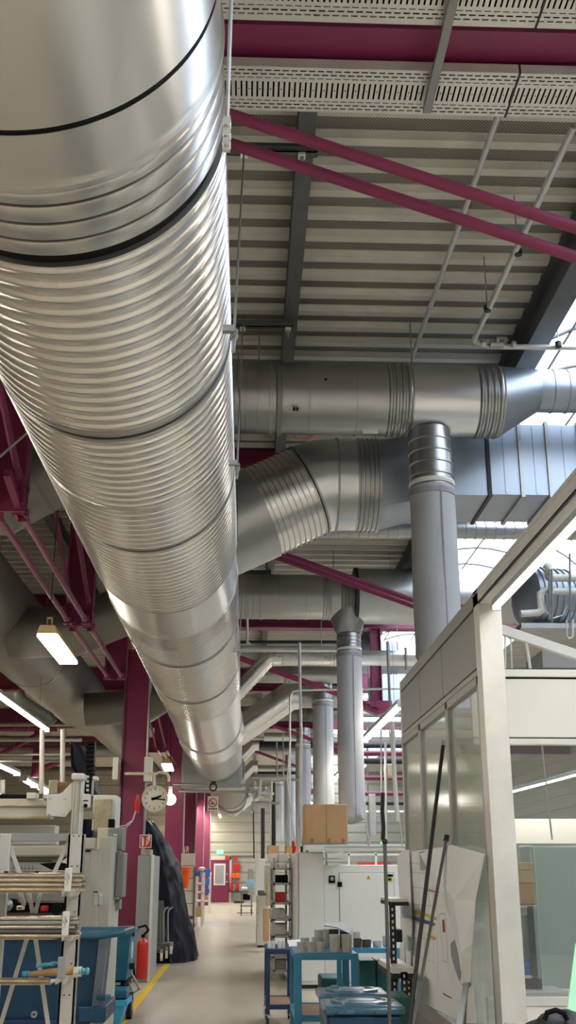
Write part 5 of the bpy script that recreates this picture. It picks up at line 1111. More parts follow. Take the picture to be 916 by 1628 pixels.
pbox_thing('white_machine_column', 'upright white machine column beyond the beige cabinet', 'machine', 406, 1365, 421, 1424, 27.5, .8, 'white', .01)
pbox_thing('white_machine_column', 'pale machine column farther back, left of the upright white one', 'machine', 394, 1381, 404, 1423, 36, .8, 'wall', .02)
tag(MB().lathe([(0, .06), (.01, .13), (.02, .15), (.1, .15), (.12, .06), (.16, .06)], P(399, 1406, Y=35), (0, 1, 0), 24).build('film_spool', M['paleblue']), 'round pale blue spool on the far machine column', 'spool')
pbox_thing('machine_cabinet', 'tan machine cabinet side near the rack top', 'cabinet', 421, 1375, 431, 1420, 24, .6, 'beige')
pbox_thing('grey_cabinet', 'pale cabinet strip seen left of the rack', 'cabinet', 424, 1395, 434, 1440, 22.5, .6, 'beiged')
# far trolley
t = thing('workshop_trolley', 'small green-grey wheeled trolley in front of the far wall', 'trolley', P(391, 1450, Y=42)); YT = 42.; fxx = lambda px: P(px, 1430, Y=YT).x; fz = lambda py: P(391, py, Y=YT).z
for x in (fxx(383), fxx(401)-.04):
    for y in (YT, YT+.7): MB().box(x, x+.04, y, y+.04, .14, fz(1417)).build('leg', M['greym'], t); caster(t, x+.02, y+.02, 0, .07, 'dark')
for py in (1417, 1440): MB().box(fxx(382), fxx(402), YT, YT+.75, fz(py)-.03, fz(py)).build('shelf_board', M['greym'], t)
MB().pbox(386, 1421, 398, 1431, YT+.1, .3).build('drawer', M['joint'], t)
for i, px in enumerate((387, 393, 398)): tag(MB().ball(P(px, 1413.5, Y=YT+.2), .09, 10).build('small_part', M['white' if i < 2 else 'red']), ('pale round part on the far trolley, left', 'pale round part on the far trolley, middle', 'red part on the far trolley, right')[i], 'part')
pipe('floor_bar', 'black bar lying on the floor beside the far trolley', [P(372, 1434, Y=50), P(388, 1434, Y=50)], .05, 'black', 'bar')
mb = MB(); a_ = P(391, 1451, Z=0.02); mb.box(a_.x-.35, a_.x+.3, a_.y-.2, a_.y, 0, .03); tag(mb.build('floor_grate', M['steel']), 'flat dark grate on the aisle floor in front of the beige cabinet', 'grate')

# ================================================================== FAR WALL
YD = YE-.1
dr = thing('fire_door', 'magenta door with a narrow window in the far wall', 'door', P(350, 1435, Y=YD))
bw = lambda a, b_, c, d, dd, mt, nm, par, bv=.004, dep=.04: MB().pbox(a, b_, c, d, YD-dd, dep).build(nm, M[mt], par, bv)
MB().pbox(331, 1361, 368, 1367, YD-.05, .1).build('frame', M['beige'], dr); MB().pbox(331, 1361, 334.5, 1436, YD-.05, .1).build('frame', M['beige'], dr); MB().pbox(364.5, 1361, 368, 1436, YD-.05, .1).build('frame', M['beige'], dr)
lf = bw(334.5, 1367, 364.5, 1434.5, .08, 'mag', 'leaf', dr); bw(340, 1373, 358.5, 1407.5, .12, 'white', 'window_frame', lf); bw(342, 1375.5, 356, 1405, .14, 'grey', 'window_pane', lf); bw(359, 1401, 363, 1403, .14, 'zinc', 'handle', lf); bw(360, 1388, 362, 1391, .12, 'zinc', 'lock', lf)
t = thing('exit_sign', 'small green exit sign above the far magenta door', 'sign', P(350, 1354, Y=YD)); bw(344.5, 1351.5, 355, 1357.5, .1, 'exitg', 'panel', t); bw(346.5, 1353, 348, 1356.5, .12, 'white', 'symbol', t, 0, .01); bw(350, 1354, 353.5, 1355.5, .12, 'white', 'arrow', t, 0, .01)
# tilted exit sign
t = thing('exit_sign', 'dark green tilted exit sign with white figure, hanging right of the large duct', 'sign', P(402, 1288, Y=34)); ctr = P(402, 1288, Y=34)
def rq(cx, cz, w_, h_, d, mt, nm, par): 
    R_ = Matrix.Rotation(radians(25), 3, 'Y'); pts = [ctr+R_ @ V((cx+a*w_/2, 0, cz+b_*h_/2))+V((0, -d, 0)) for a, b_ in ((-1, -1), (1, -1), (1, 1), (-1, 1))]
    MB().prism(pts, (0, .02, 0)).build(nm, M[mt], par)
rq(0, 0, .12, .32, 0, 'teal_pane', 'panel', t); rq(0, .07, .05, .09, .03, 'green', 'symbol', t); rq(0, -.07, .06, .05, .03, 'white', 'arrow', t); rq(0, -.0, .10, .01, .03, 'green', 'stripe', t)
YX = YD-.1
for nm, lb, x0p, y0p, x1p, y1p, mt, cat in (('fire_sign', 'small red sign right above the far door', 358, 1360.5, 364, 1366.5, 'red', 'sign'), ('fire_sign', 'small red sign right of the far door frame', 372, 1362, 378, 1369, 'red', 'sign'), ('fire_hose_box', 'red hose reel box on the far wall', 370.5, 1373.5, 382, 1385, 'red', 'box'),
    ('fire_blanket_box', 'orange-red box on the far wall, left one', 367, 1388, 373.5, 1396, 'orange', 'box'), ('fire_blanket_box', 'orange-red box on the far wall, right one', 374.5, 1387.5, 381, 1396, 'orange', 'box')):
    pbox_thing(nm, lb, cat, x0p, y0p, x1p, y1p, YX, .06, mt)
def exting(label, x, y, h, Y, lean=0):
    c0 = P(x, y, Y=Y); hh = abs(P(x, y-h, Y=Y).z-c0.z); r = hh*.125; tt = thing('fire_extinguisher', label, 'extinguisher', c0)
    MB().lathe([(0, r*.9), (hh*.03, r), (hh*.68, r), (hh*.76, r*.7), (hh*.8, r*.3), (hh*.84, r*.3)], c0, (0, 0, 1), 24).build('cylinder', M['red'], tt, smooth=50)
    mb = MB(); mb.cyl(c0+V((0, 0, hh*.82)), c0+V((0, 0, hh*.88)), r*.35, None, 10); mb.beam(c0+V((0, 0, hh*.88)), c0+V((r*.9, 0, hh*.93)), .02, .012); mb.build('valve', M['joint'], tt)
    MB().tube([c0+V((0, 0, hh*.86)), c0+V((r*.9, -.02, hh*.97)), c0+V((r*.4, -.03, hh*1.06)), c0+V((-r*.9, -.03, hh*1.02)), c0+V((-r*1.5, -.03, hh*.8)), c0+V((-r*1.5, -.03, hh*.45)), c0+V((-r*1.4, -.03, hh*.2))], r*.17, 10).build('hose', M['joint'], tt)
    MB().cyl(c0+V((-r*1.4, -.03, hh*.22)), c0+V((-r*1.4, -.03, hh*.02)), r*.25, r*.4, 12).build('nozzle', M['joint'], tt)
exting('red fire extinguisher with black hose standing by the grey locker', 225, 1556, 80, 17.2)
exting('far red extinguisher under the orange boxes, left one', 368, 1417, 20, YD-.3); exting('far red extinguisher under the orange boxes, right one', 378, 1417, 20, YD-.3)
MB_ = MB(); MB_.pbox(364, 1417, 386, 1418.5, YD-.5, .4); tag(MB_.build('wall_shelf', M['dark']), 'dark thin shelf under the far extinguishers', 'shelf')
pbox_thing('sliding_door_rail', 'wide grey sliding door frame in the far wall right of the door', 'frame', 368, 1360, 404, 1362, YD-.02, .1, 'greym')

# ================================================================== LEFT SIDE OF THE AISLE
t = thing('grey_locker', 'tall plain grey locker at the yellow line beside the large column', 'locker', P(225, 1560, Y=17.4))
xr = P(241, 1450, Y=17.5).x
MB().box(xr-.24, xr, 17.5, 18.8, .0, P(230, 1360, Y=17.5).z).build('body', M['grey'], t, .008); MB().box(xr-.03, xr+.01, 17.47, 17.5, 0, P(230, 1360, Y=17.5).z+.01).build('edge_profile', M['white'], t, .004)
pbox_thing('storage_box', 'dark brown box on top of the grey locker', 'box', 224, 1350, 239, 1359.5, 17.9, .5, 'beiged')
# tarp draped over something tall
outR = [(1298, 232), (1310, 243), (1325, 254), (1340, 264), (1355, 272), (1370, 279), (1385, 283), (1400, 286), (1425, 290), (1450, 294), (1475, 300), (1495, 307), (1508, 312), (1514, 312)]
YA, YB2 = 20.6, 23.8
vs = []; fs = []; m = 56
for j, (py, px) in enumerate(outR):
    pr_ = P(px, py, Y=21.6); pl = P(224, py, Y=21.6); z = max(0.0, P(px, py, Y=21.6).z) if py < 1500 else [0.06, 0.0][j-12] if j >= 12 else .15
    cx_, hw = (pr_.x+pl.x)/2-.1, (pr_.x-pl.x)/2+.1; fr_ = j/(len(outR)-1)
    for i in range(m):
        a = 2*pi*i/m; ca, sa = cos(a), sin(a); wr_ = 1+.035*fr_**.5*sin(a*7+j*.35)+.03*fr_*sin(a*13-j*.5)+.02*sin(a*19+j)
        k = (abs(ca)**3.2+abs(sa)**3.2)**(-1/3.2)
        vs.append((cx_+hw*ca*k*wr_, 22.2+(.35+1.0*fr_**.6)*sa*k*wr_, z+.02*sin(a*5+j)*(fr_ < .95)))
for j in range(len(outR)-1):
    for i in range(m): fs.append((j*m+i, (j+1)*m+i, (j+1)*m+(i+1) % m, j*m+(i+1) % m))
fs.append(tuple(range(m)))
to = MB().add(vs, fs).build('tarpaulin', M['tarp'], None, smooth=180); sb = to.modifiers.new('s', 'SUBSURF'); sb.levels = sb.render_levels = 2
dtx = bpy.data.textures.new('folds', 'CLOUDS'); dtx.noise_scale = .35; dm = to.modifiers.new('folds', 'DISPLACE'); dm.texture = dtx; dm.strength = .10; dm.mid_level = .5
tag(to, 'dark navy tarpaulin draped over a tall object at the left of the aisle', 'tarpaulin')
# second small tarp behind the machine (top left)
tag(MB().prism([P(x, y, Y=13) for x, y in ((110, 1176), (120, 1181), (129, 1190), (138, 1206), (147, 1238), (153, 1264), (131, 1266), (122, 1236), (112, 1216))], (0, .45, 0)).build('navy_cover', M['tarp'], None, .05), 'dark navy covered object above the machine at left', 'cover')
pbox_thing('navy_cover', 'dark navy cover hanging behind the machine column at left', 'cover', 131, 1290, 148, 1334, 12.5, .5, 'tarp', .05)
t = thing('cable_chain', 'black segmented cable chain rising above the machine carriage', 'cable chain', P(142, 1235, Y=12))
for i in range(12): MB().pbox(136+(i > 5)*0, 1178+i*7.2, 149, 1183+i*7.2, 11.5, .12).build('link', M['joint'], t, .004)
for px in (136.5, 148): MB().pbox(px-1, 1178, px+1, 1262, 11.52, .1).build('side_plate', M['black'], t)
# parked trolleys with curved handles
t = thing('parked_trolley', 'grey-green trolley with curved tube handles parked before the tarpaulin', 'trolley', P(265, 1530, Y=19.6)); YK = 20.3
for k, dx in enumerate((0, 6, 13)): 
    MB().tube([P(254+dx, 1500, Y=YK+.15*k), P(254+dx, 1452, Y=YK+.15*k), P(256+dx, 1446, Y=YK+.15*k), P(262+dx, 1442, Y=YK+.15*k)], .016, 8).build('handle', M['greym' if k < 1 else 'zinc'], t)
MB().pbox(245, 1432, 258, 1515, YK+.3, .1).build('frame', M['greym'], t); MB().pbox(246, 1500, 273, 1512, YK, .5).build('platform', M['greym'], t, .01)
for px, py in ((257, 1527), (265, 1523), (272, 1516)): 
    c = P(px, py-6, Y=YK-.05); MB().cyl(c-V((.02, 0, 0)), c+V((.02, 0, 0)), .07, None, 20).build('wheel', M['white'], t); MB().box(c.x-.03, c.x+.03, c.y-.04, c.y+.04, c.z+.05, c.z+.12).build('fork', M['zinc'], t)
# trolley with beige panels, orange bucket
YG = 29.; t = thing('panel_trolley', 'wheeled cage trolley with beige panels beyond the tarpaulin', 'trolley', P(297, 1470, Y=YG)); ga = lambda px: P(px, 1400, Y=YG).x; gz = lambda py: P(297, py, Y=YG).z
for i in range(5): MB().box(ga(287), ga(309), YG, YG+.02, gz(1357+i*20+19), gz(1357+i*20)).build('panel', M['beige'], t, .006)
for px in (287, 309.5): MB().box(ga(px)-.02, ga(px)+.02, YG-.03, YG+.01, .2, gz(1378)).build('upright', M['steel'], t)
MB().box(ga(286), ga(310), YG-.02, YG+1.2, .2, .26).build('base', M['steel'], t)
for px in (289, 307): c = V((ga(px), YG+.05, .13)); MB().cyl(c-V((.03, 0, 0)), c+V((.03, 0, 0)), .13, None, 20).build('wheel', M['black'], t)
t = thing('orange_bucket', 'tall bright orange bucket hanging on the panel trolley', 'bucket', P(295, 1413, Y=YG-.3)); c = P(295, 1412, Y=YG-.2); r_ = (P(303, 1380, Y=YG).x-P(288, 1380, Y=YG).x)/2
MB().lathe([(0, r_*.55), (.45*r_/.14*.6, r_*.8), ((P(295, 1379, Y=YG-.2).z-c.z)*.82, r_*.86), ((P(295, 1379, Y=YG-.2).z-c.z)*.83, r_), ((P(295, 1379, Y=YG-.2).z-c.z), r_), ((P(295, 1379, Y=YG-.2).z-c.z)*.98, r_*.85)], c, (0, 0, 1), 24).build('body', M['orange'], t)
# white frame shelves with blue bins
for (x0p, x1p, YS_, lb) in ((311, 322, 34, 'white frame rack right of the panel trolley'), (323, 333, 44, 'far white frame rack beside the magenta door')):
    t = thing('frame_rack', lb, 'rack', P((x0p+x1p)/2, 1460, Y=YS_)); hz = lambda py: P(320, py, Y=YS_).z; gx = lambda px: P(px, 1400, Y=YS_).x
    for px in (x0p, x1p): 
        for dy in (0, 1.3): MB().box(gx(px)-.03, gx(px)+.03, YS_+dy, YS_+dy+.05, 0, hz(1387)).build('upright', M['white'], t)
    for py in (1390, 1404, 1418, 1432): MB().box(gx(x0p), gx(x1p), YS_, YS_+1.3, hz(py)-.04, hz(py)).build('shelf_board', M['white'], t)
for i, (a_, b2, c2, d2, Y, lb) in enumerate(((311, 1386, 319, 1393, 33.9, 'blue bin on top of the white frame rack'), (325, 1381, 334, 1393, 43.9, 'blue bin high on the far white rack'), (325, 1397, 333, 1407, 43.9, 'blue bin in the middle of the far white rack'), (325, 1413, 333, 1420, 43.9, 'blue bin low on the far white rack'))):
    pbox_thing('plastic_bin', lb, 'bin', a_, b2, c2, d2, Y, .4, 'blueb', .01, 'blue bins on the white racks')
tag(MB().ball(P(321, 1381, Y=40), .13, 12, .5).build('pink_bundle', M['white']), 'pale pink bundle on top of the far racks', 'bundle')
pbox_thing('cardboard_box', 'brown parcel on the floor under the white frame racks', 'box', 311, 1442, 320, 1458, 33.5, .4, 'card')
pbox_thing('cardboard_box', 'small brown parcel low beside the far door', 'box', 326, 1424, 333, 1434, 45, .4, 'card')

# ================================================================== BEIGE MACHINE (left)
YL = 9.6
mc = thing('gantry_machine', 'large beige machine with a horizontal carriage beam at left', 'machine', P(90, 1628, Y=YL))
mp_ = lambda nm, a, b_, c, d, Y, dep, mt, bv=.006, par=mc: MB().pbox(a, b_, c, d, Y, dep).build(nm, M[mt], par, bv)
mp_('carriage_beam', -160, 1282, 78, 1300, YL, .25, 'beige'); mp_('beam_cover', -160, 1270, 76, 1282, YL+.02, .2, 'beige'); mp_('rail_strip', -160, 1279.5, 76, 1282.5, YL-.02, .05, 'beiged'); mp_('rail_strip', -160, 1298, 78, 1302, YL-.02, .05, 'beiged'); mp_('track_cover', -160, 1263, 42, 1269, YL+.1, .3, 'joint')
mp_('motor', 42, 1260, 57, 1270, YL-.02, .15, 'white'); mp_('motor', 68, 1263, 78, 1270, YL-.02, .1, 'white')
MB().prism([P(x, y, Y=YL-.2) for x, y in ((75, 1263), (97, 1262), (115, 1243), (114, 1286), (103, 1299), (73, 1297))], (0, .05, 0)).build('carriage_plate', M['white'], mc, .004)
for x, y in ((79, 1270), (103, 1270), (78, 1295), (101, 1295)): MB().pbox(x-2, y-.5, x+2, y+.5, YL-.21, .01).build('screw', M['grey'], mc)
mp_('gear_box', 79, 1240, 91, 1262, YL-.1, .2, 'beiged'); mp_('gear_box', 92, 1243, 112, 1258, YL-.05, .2, 'bench'); mp_('gear_box', 77, 1240, 84, 1263, YL, .2, 'beige')
mp_('vertical_axis', 114, 1240, 122, 1326, YL-.25, .12, 'beige'); mp_('vertical_axis', 122, 1238, 130, 1326, YL-.22, .12, 'white'); mp_('axis_groove', 117, 1243, 118.2, 1326, YL-.255, .01, 'grey'); mp_('axis_groove', 125, 1243, 126, 1326, YL-.225, .01, 'beiged'); mp_('axis_head', 113, 1229, 134, 1240, YL-.28, .25, 'white', .015)
mp_('sensor_box', 130, 1262, 142, 1284, YL-.25, .1, 'white'); MB().cyl(P(136, 1281, Y=YL-.27), P(136, 1281, Y=YL-.2), .018, None, 14).build('sensor', M['joint'], mc)
mp_('sensor_label', 132, 1272, 140, 1273.5, YL-.26, .01, 'joint')
mp_('chain_bracket', 131, 1232, 140, 1262, YL-.1, .1, 'joint'); 
for i in range(4): mp_('chain_light', 137, 1233+i*7, 141, 1237+i*7, YL-.12, .02, 'white', .003)
mp_('end_block', 147, 1234, 155, 1240, YL, .1, 'white'); mp_('end_tube', 145, 1240, 148, 1266, YL, .05, 'beige')
mp_('rear_frame', 130, 1290, 147, 1302, YL+.1, .1, 'beiged')
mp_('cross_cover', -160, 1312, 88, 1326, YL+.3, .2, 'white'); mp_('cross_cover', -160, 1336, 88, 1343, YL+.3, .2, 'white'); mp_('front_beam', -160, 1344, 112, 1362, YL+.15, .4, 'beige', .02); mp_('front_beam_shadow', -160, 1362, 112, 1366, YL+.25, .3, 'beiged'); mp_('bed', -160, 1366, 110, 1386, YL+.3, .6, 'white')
for i in range(22): mp_('vent_slot', 30+i*2.4, 1368.5, 31.4+i*2.4, 1370, YL+.285, .02, 'joint', 0)
for i in range(9): mp_('wire', 2+i*6.2, 1376, 2.6+i*6.2, 1386, YL+.28, .01, 'grey', 0)
mp_('wire', 0, 1380, 60, 1380.8, YL+.28, .01, 'grey', 0)
MB().prism([P(x, y, Y=YL-.1) for x, y in ((62, 1373), (88, 1371), (110, 1372), (108, 1384), (82, 1383))], (0, .2, 0)).build('dark_scoop', M['joint'], mc)
MB().prism([P(x, y, Y=YL-.12) for x, y in ((97, 1371), (107, 1363), (109, 1374))], (0, .02, 0)).build('white_plate', M['white'], mc)
mp_('lower_housing', -160, 1400, 110, 1436, YL+.3, .5, 'panel', .02); mp_('recess', -160, 1434, 104, 1450, YL+.4, .3, 'joint'); mp_('motor_fan', 2, 1430, 19, 1449, YL+.05, .3, 'joint', .02)
MB().lathe([(0, .02), (.01, .04), (.02, .05)], P(10.5, 1439, Y=YL), (0, 1, 0), 20).build('fan_hub', M['zinc'], mc)
mp_('red_box', 26, 1440, 36, 1447, YL+.1, .1, 'white'); mp_('red_box', 28, 1442, 34, 1445, YL+.08, .03, 'red'); mp_('red_part', 64, 1440, 74, 1449, YL+.2, .1, 'red'); 
MB().lathe([(0, .045), (.05, .05)], P(88, 1445, Y=YL+.1), (0, 1, 0), 20).build('round_nozzle', M['joint'], mc); mp_('nozzle_block', 83, 1439, 94, 1450, YL+.15, .1, 'white')
mp_('base_housing', -160, 1450, 112, 1640, YL+.5, .6, 'beiged')
# machine control cabinets
t = thing('control_cabinet', 'tall beige control cabinet behind the skip, with soiled upper panel', 'cabinet', P(145, 1628, Y=10.3)); q_ = lambda nm, a, b_, c, d, Y, dep, mt, bv=.008, par=t: MB().pbox(a, b_, c, d, Y, dep).build(nm, M[mt], par, bv)
q_('upper_frame', 147, 1264, 184, 1320, 11.0, .4, 'white'); q_('soiled_panel', 149, 1270, 176, 1320, 10.95, .1, 'beiged'); q_('tall_body', 151, 1316, 171, 1480, 10.7, .8, 'beige')
a_ = P(126, 1500, Y=10.2); b2 = P(152, 1500, Y=10.2); MB().box(a_.x, b2.x, 10.2, 11, 0, P(140, 1350, Y=10.2).z).build('door', M['beige'], t, .006); MB().box(b2.x-.01, b2.x+.1, 10.22, 11, 0, P(140, 1330, Y=10.2).z).build('door', M['beige'], t, .006)
q_('hand_box', 130, 1332, 150, 1350, 10.15, .1, 'beige'); q_('slot', 132, 1352, 144, 1354, 10.18, .05, 'joint'); 
for i in range(8): q_('bolt', 131+(i % 2)*12, 1357+(i//2)*4, 132.2+(i % 2)*12, 1358.2+(i//2)*4, 10.19, .02, 'grey', 0)
for i in range(2): q_('notice', 149+i*8, 1418+i, 156+i*7, 1439, 10.19, .02, 'white', 0)
q_('notice_mark', 149, 1417, 155, 1418.6, 10.18, .02, 'joint', 0); q_('notice_mark', 150, 1424, 155, 1424.6, 10.18, .02, 'grey', 0); q_('notice_mark', 158, 1426, 162, 1426.6, 10.18, .02, 'grey', 0)
t = thing('control_box', 'small pale control box with a display label in front of the large column', 'box', P(183, 1352, Y=10.6))
q_('body', 171, 1316, 194, 1352, 10.6, .35, 'panel', .01, t); q_('top_cap', 172, 1302, 181, 1316, 10.7, .1, 'joint', .004, t); q_('label', 180.5, 1326, 186, 1336, 10.59, .02, 'white', .0, t); q_('label_mark', 181, 1336.5, 185.5, 1344, 10.59, .02, 'conduit', 0, t); q_('label_text', 181.5, 1329, 185, 1330, 10.585, .01, 'joint', 0, t)
t = thing('control_box', 'wider pale control box directly under the small one', 'box', P(183, 1428, Y=10.6)); q_('body', 169, 1354, 183, 1430, 10.5, .3, 'panel', .01, t); q_('door', 183.4, 1355, 196, 1427, 10.52, .3, 'panel', .01, t); q_('bracket', 170, 1430, 190, 1446, 10.7, .2, 'grey', .004, t)
t = thing('rolled_papers', 'yellow and orange rolled papers behind the blue carts', 'papers', P(172, 1478, Y=12)); q_('yellow_sheet', 168, 1450, 182, 1480, 12.2, .05, 'yellow', 0, t); q_('white_roll', 172, 1463, 176, 1480, 12.1, .05, 'paper', .01, t); q_('orange_strip', 166, 1449, 168.5, 1480, 12.1, .05, 'orange', 0, t)
# ------------------------------------------------------------------ rack with rods (foreground left)
YRk = 6.3
rk = thing('rod_rack', 'grey steel cantilever rack with V braces in the left foreground', 'rack', P(108, 1628, Y=YRk)); pxz = lambda px, py, Y=YRk: P(px, py, Y=Y)
xU = pxz(120, 1400).x-.01
mb = MB(); mb.box(xU-.045, xU-.03, YRk, YRk+.06, 0, pxz(120, 1326).z); mb.box(xU+.03, xU+.045, YRk, YRk+.06, 0, pxz(120, 1326).z); mb.box(xU-.045, xU+.045, YRk+.055, YRk+.062, 0, pxz(120, 1326).z); mb.build('upright', M['zinc'], rk, .002)
mb = MB(); mb.box(xU-.045, xU+.045, YRk+.0, YRk+.004, 0, pxz(120, 1326).z); mb.build('upright', M['alu'], rk, .002)
hl = MB()
for py in (1329, 1377, 1450, 1532, 1582): 
    for dx in (-.015, .015): c = V((xU+dx, YRk-.002, pxz(118, py).z)); hl.cyl(c, c+V((0, .004, 0)), .004, None, 8)
hl.build('bolt_holes', M['joint'], rk)
x2 = pxz(3, 1400).x; MB().box(x2-.03, x2+.03, YRk, YRk+.05, 0, pxz(3, 1326).z).build('upright', M['alu'], rk, .003)
MB().box(x2-1.2, xU-.04, YRk+.01, YRk+.05, pxz(60, 1337).z, pxz(60, 1325).z).build('top_rail', M['grey'], rk, .002)
for a_, b2 in (((10, 1330), (31, 1388)), ((109, 1338), (86, 1388)), ((42, 1400), (52, 1452)), ((68, 1404), (56, 1452)), ((44, 1488), (0, 1632)), ((56, 1490), (77, 1632)), ((28, 1404), (38, 1440))):
    MB().beam(pxz(*a_, YRk+.03), pxz(*b2, YRk+.03), .022, .01, (0, 1, 0)).build('brace', M['alu'], rk)
def shelf(py_arm, xr_, xl_=98):
    z = pxz(100, py_arm).z
    MB().box(x2-1.2, pxz(xr_, py_arm).x, YRk-.26, YRk-.20, z-.004, z).build('tray_board', M['wood'], rk)
    MB().box(x2-1.2, pxz(xr_, py_arm).x, YRk-.26, YRk, z-.006, z-.001).build('tray_board', M['alu'], rk)
    for px in (xl_, xl_+15): MB().prism([pxz(px, py_arm, YRk-.27), pxz(px+6, py_arm, YRk-.27), pxz(px, py_arm+10, YRk-.27)], (0, .26, 0)).build('arm', M['alu'], rk)
    return z
zA = shelf(1416, 103); zB_ = shelf(1487, 99); zC = shelf(1556, 94, 88)
def rodset(zb, xr_, rows, r, mats, lab, grp, nper):
    k = 0
    for i in range(rows):
        for j in range(nper):
            z = zb+r+i*r*2.05; y = YRk-.235+j*r*2.1; xe_ = pxz(xr_-(i*3+j) % 4, 1450).x-.004*((i*7+j*3) % 5)
            o = thing('steel_rod', lab[i], 'rod', (xe_, y, z), grp)
            MB().cyl((x2-1.3, y, z), (xe_, y, z), r, None, 12).build('bar', M[mats[(i*3+j) % len(mats)]], o); k += 1
nr_ = ('bottom layer', 'second layer', 'third layer', 'fourth layer', 'top layer')
rodset(zA, 143, 4, .0115, ['chrome', 'chrome', 'zinc'], ['bare steel rod in the %s of the upper rack shelf' % q for q in nr_[:3]+nr_[4:]], 'rods on the upper rack shelf', 3)
rodset(zB_, 138, 5, .0105, ['chrome', 'zinc', 'chrome', 'steel'], ['bare steel rod in the %s of the middle rack shelf' % q for q in nr_], 'rods on the middle rack shelf', 3)
t = thing('square_tube', 'dark tube with collars lying on top of the upper rods', 'tube', pxz(134, 1393)); MB().beam(pxz(-160, 1390, YRk-.15), pxz(134, 1392, YRk-.15), .025, .016).build('tube', M['steel'], t)
for px in (8, 57): MB().pbox(px-2, 1385, px+2, 1397, YRk-.2, .05).build('collar', M['joint'], t)
for lb, a_, b2, c2, d2 in (('white tag with writing on the upper rod bundle', 102.5, 1380, 113.5, 1417.5), ('white tag with writing on the middle rod bundle', 98.5, 1449, 109.5, 1487.5)):
    t = thing('rod_tag', lb, 'tag', pxz((a_+c2)/2, d2)); MB().pbox(a_, b2, c2, d2, YRk-.30, .012).build('plate', M['white'], t, .003)
    s_ = MB(); pts = [P(a_+3+2.5*sin(i*1.3)+(i % 2)*1.5, b2+8+i*2.3, Y=YRk-.302) for i in range(9)]; s_.tube(pts, .0012, 4); s_.build('handwriting', M['grey'], t)
    MB().tube([P(a_+6, b2+12, Y=YRk-.303), P(a_+8, b2+16, Y=YRk-.303), P(a_+5, b2+18, Y=YRk-.303)], .0015, 4).build('handwriting', M['mag'], t)
MB().pbox(91, 1521, 105, 1556, YRk-.30, .01).build('stop_plate', M['grey'], rk, .004)
for i in range(3): 
    o = thing('steel_rod', 'bare steel rod on the lowest rack shelf', 'rod', pxz(90, 1550), 'rods on the lowest rack shelf'); MB().cyl((x2-1.3, YRk-.24+i*.03, zC+.012), (pxz(92, 1550).x-.01*i, YRk-.24+i*.03, zC+.012), .011, None, 12).build('bar', M['chrome'], o)
t = thing('wrapped_tube', 'brown paper tube with blue wax-wrapped ends on the lowest rack shelf', 'tube', pxz(90, 1545)); p_ = [pxz(46, 1549, YRk-.16), pxz(78, 1546, YRk-.17), pxz(130, 1543, YRk-.18)]
MB().loft([(p_[0], (1, 0, .02), .012), (p_[1], (1, 0, .02), .018), (p_[2], (1, 0, .02), .021)], 16).build('paper_tube', M['card'], t)
MB().loft([(pxz(117, 1546, YRk-.2), (1, 0, .02), .026), (pxz(130, 1544.5, YRk-.2), (1, 0, .02), .024)], 8).build('paper_sleeve', M['beige'], t)
for a_, b2, r_ in (((126, 1545), (142, 1544), .022), ((36, 1548), (47, 1548), .016), ((58, 1536), (92, 1531), .013)):
    n_ = 7; MB().loft([(pxz(a_[0]+(b2[0]-a_[0])*i/n_, a_[1]+(b2[1]-a_[1])*i/n_, YRk-.21), (1, 0, 0), r_*(.55+.45*sin(i*2.1+1)**2)) for i in range(n_+1)], 9).build('blue_wrap', M['tape'], t, smooth=10)
# ------------------------------------------------------------------ blue skip and bins
t = thing('tipping_skip', 'large dark blue metal skip filling the bottom left corner', 'skip', P(80, 1628, Y=8.2)); YK = 8.0
xr = P(157, 1500, Y=YK).x; zt_ = P(150, 1488, Y=YK).z
mb = MB(); xl = -3.4
mb.hexa([(xl, YK+.12, .25), (xr-.05, YK+.12, .25), (xr-.05, YK+.7, .25), (xl, YK+.7, .25), (xl, YK, zt_), (xr, YK, zt_), (xr, YK+.78, zt_), (xl, YK+.78, zt_)])
mb.build('body', M['blue'], t, .008); 
MB().tube([(xl, YK-.02, zt_), (xr+.0, YK-.02, zt_), (xr+.16, YK+.05, zt_+.02), (xr+.2, YK+.3, zt_+.03), (xr+.06, YK+.75, zt_+.0), (xl, YK+.78, zt_)], .022, 12).build('rim', M['skip'], t)
MB().box(xl, xr, YK+.02, YK+.76, zt_-.005, zt_+.003).build('inside', M['navy'], t)
MB().hexa if False else None
mb = MB(); mb.hexa([(xr-.04, YK+.0, .5), (xr+.01, YK+.06, .5), (xr+.01, YK+.1, .5), (xr-.04, YK+.13, .5), (xr+.0, YK-.02, zt_-.08), (xr+.05, YK+.06, zt_-.08), (xr+.05, YK+.1, zt_-.08), (xr+.0, YK+.02, zt_-.08)]); mb.build('wrapped_corner', M['rect'], t)
MB().tube([P(150, 1585, Y=YK+.05), P(166, 1586, Y=YK+.0), P(174, 1583, Y=YK+.1)], .012, 8).build('handle', M['skip'], t)
pB1 = P(150, 1614, Y=YK+.1); MB().box(xl, xr-.02, YK+.03, YK+.7, pB1.z-.13, pB1.z-.02).build('chassis', M['navy'], t, .01); MB().box(xr-.12, xr+.07, YK+.0, YK+.6, P(150, 1626, Y=YK).z, P(150, 1600, Y=YK).z).build('fork_pocket', M['blue'], t, .01)
MB().lathe([(0, .022), (.02, .022), (.02, .008), (0, .008)], P(54, 1613, Y=YK-.02), (0, 1, 0), 16).build('axle_end', M['zinc'], t)
for x in (xr-.25, xl+.4): MB().box(x-.1, x+.1, YK+.1, YK+.6, 0, .25).build('foot', M['navy'], t)
t = thing('wheeled_bin', 'blue metal wheeled bin behind the skip, beside the extinguisher', 'bin', P(188, 1590, Y=13)); YV = 13.2
xa, xb = P(150, 1520, Y=YV).x, P(207, 1520, Y=YV).x; zt2 = P(190, 1480, Y=YV).z; zb2 = P(190, 1560, Y=YV).z
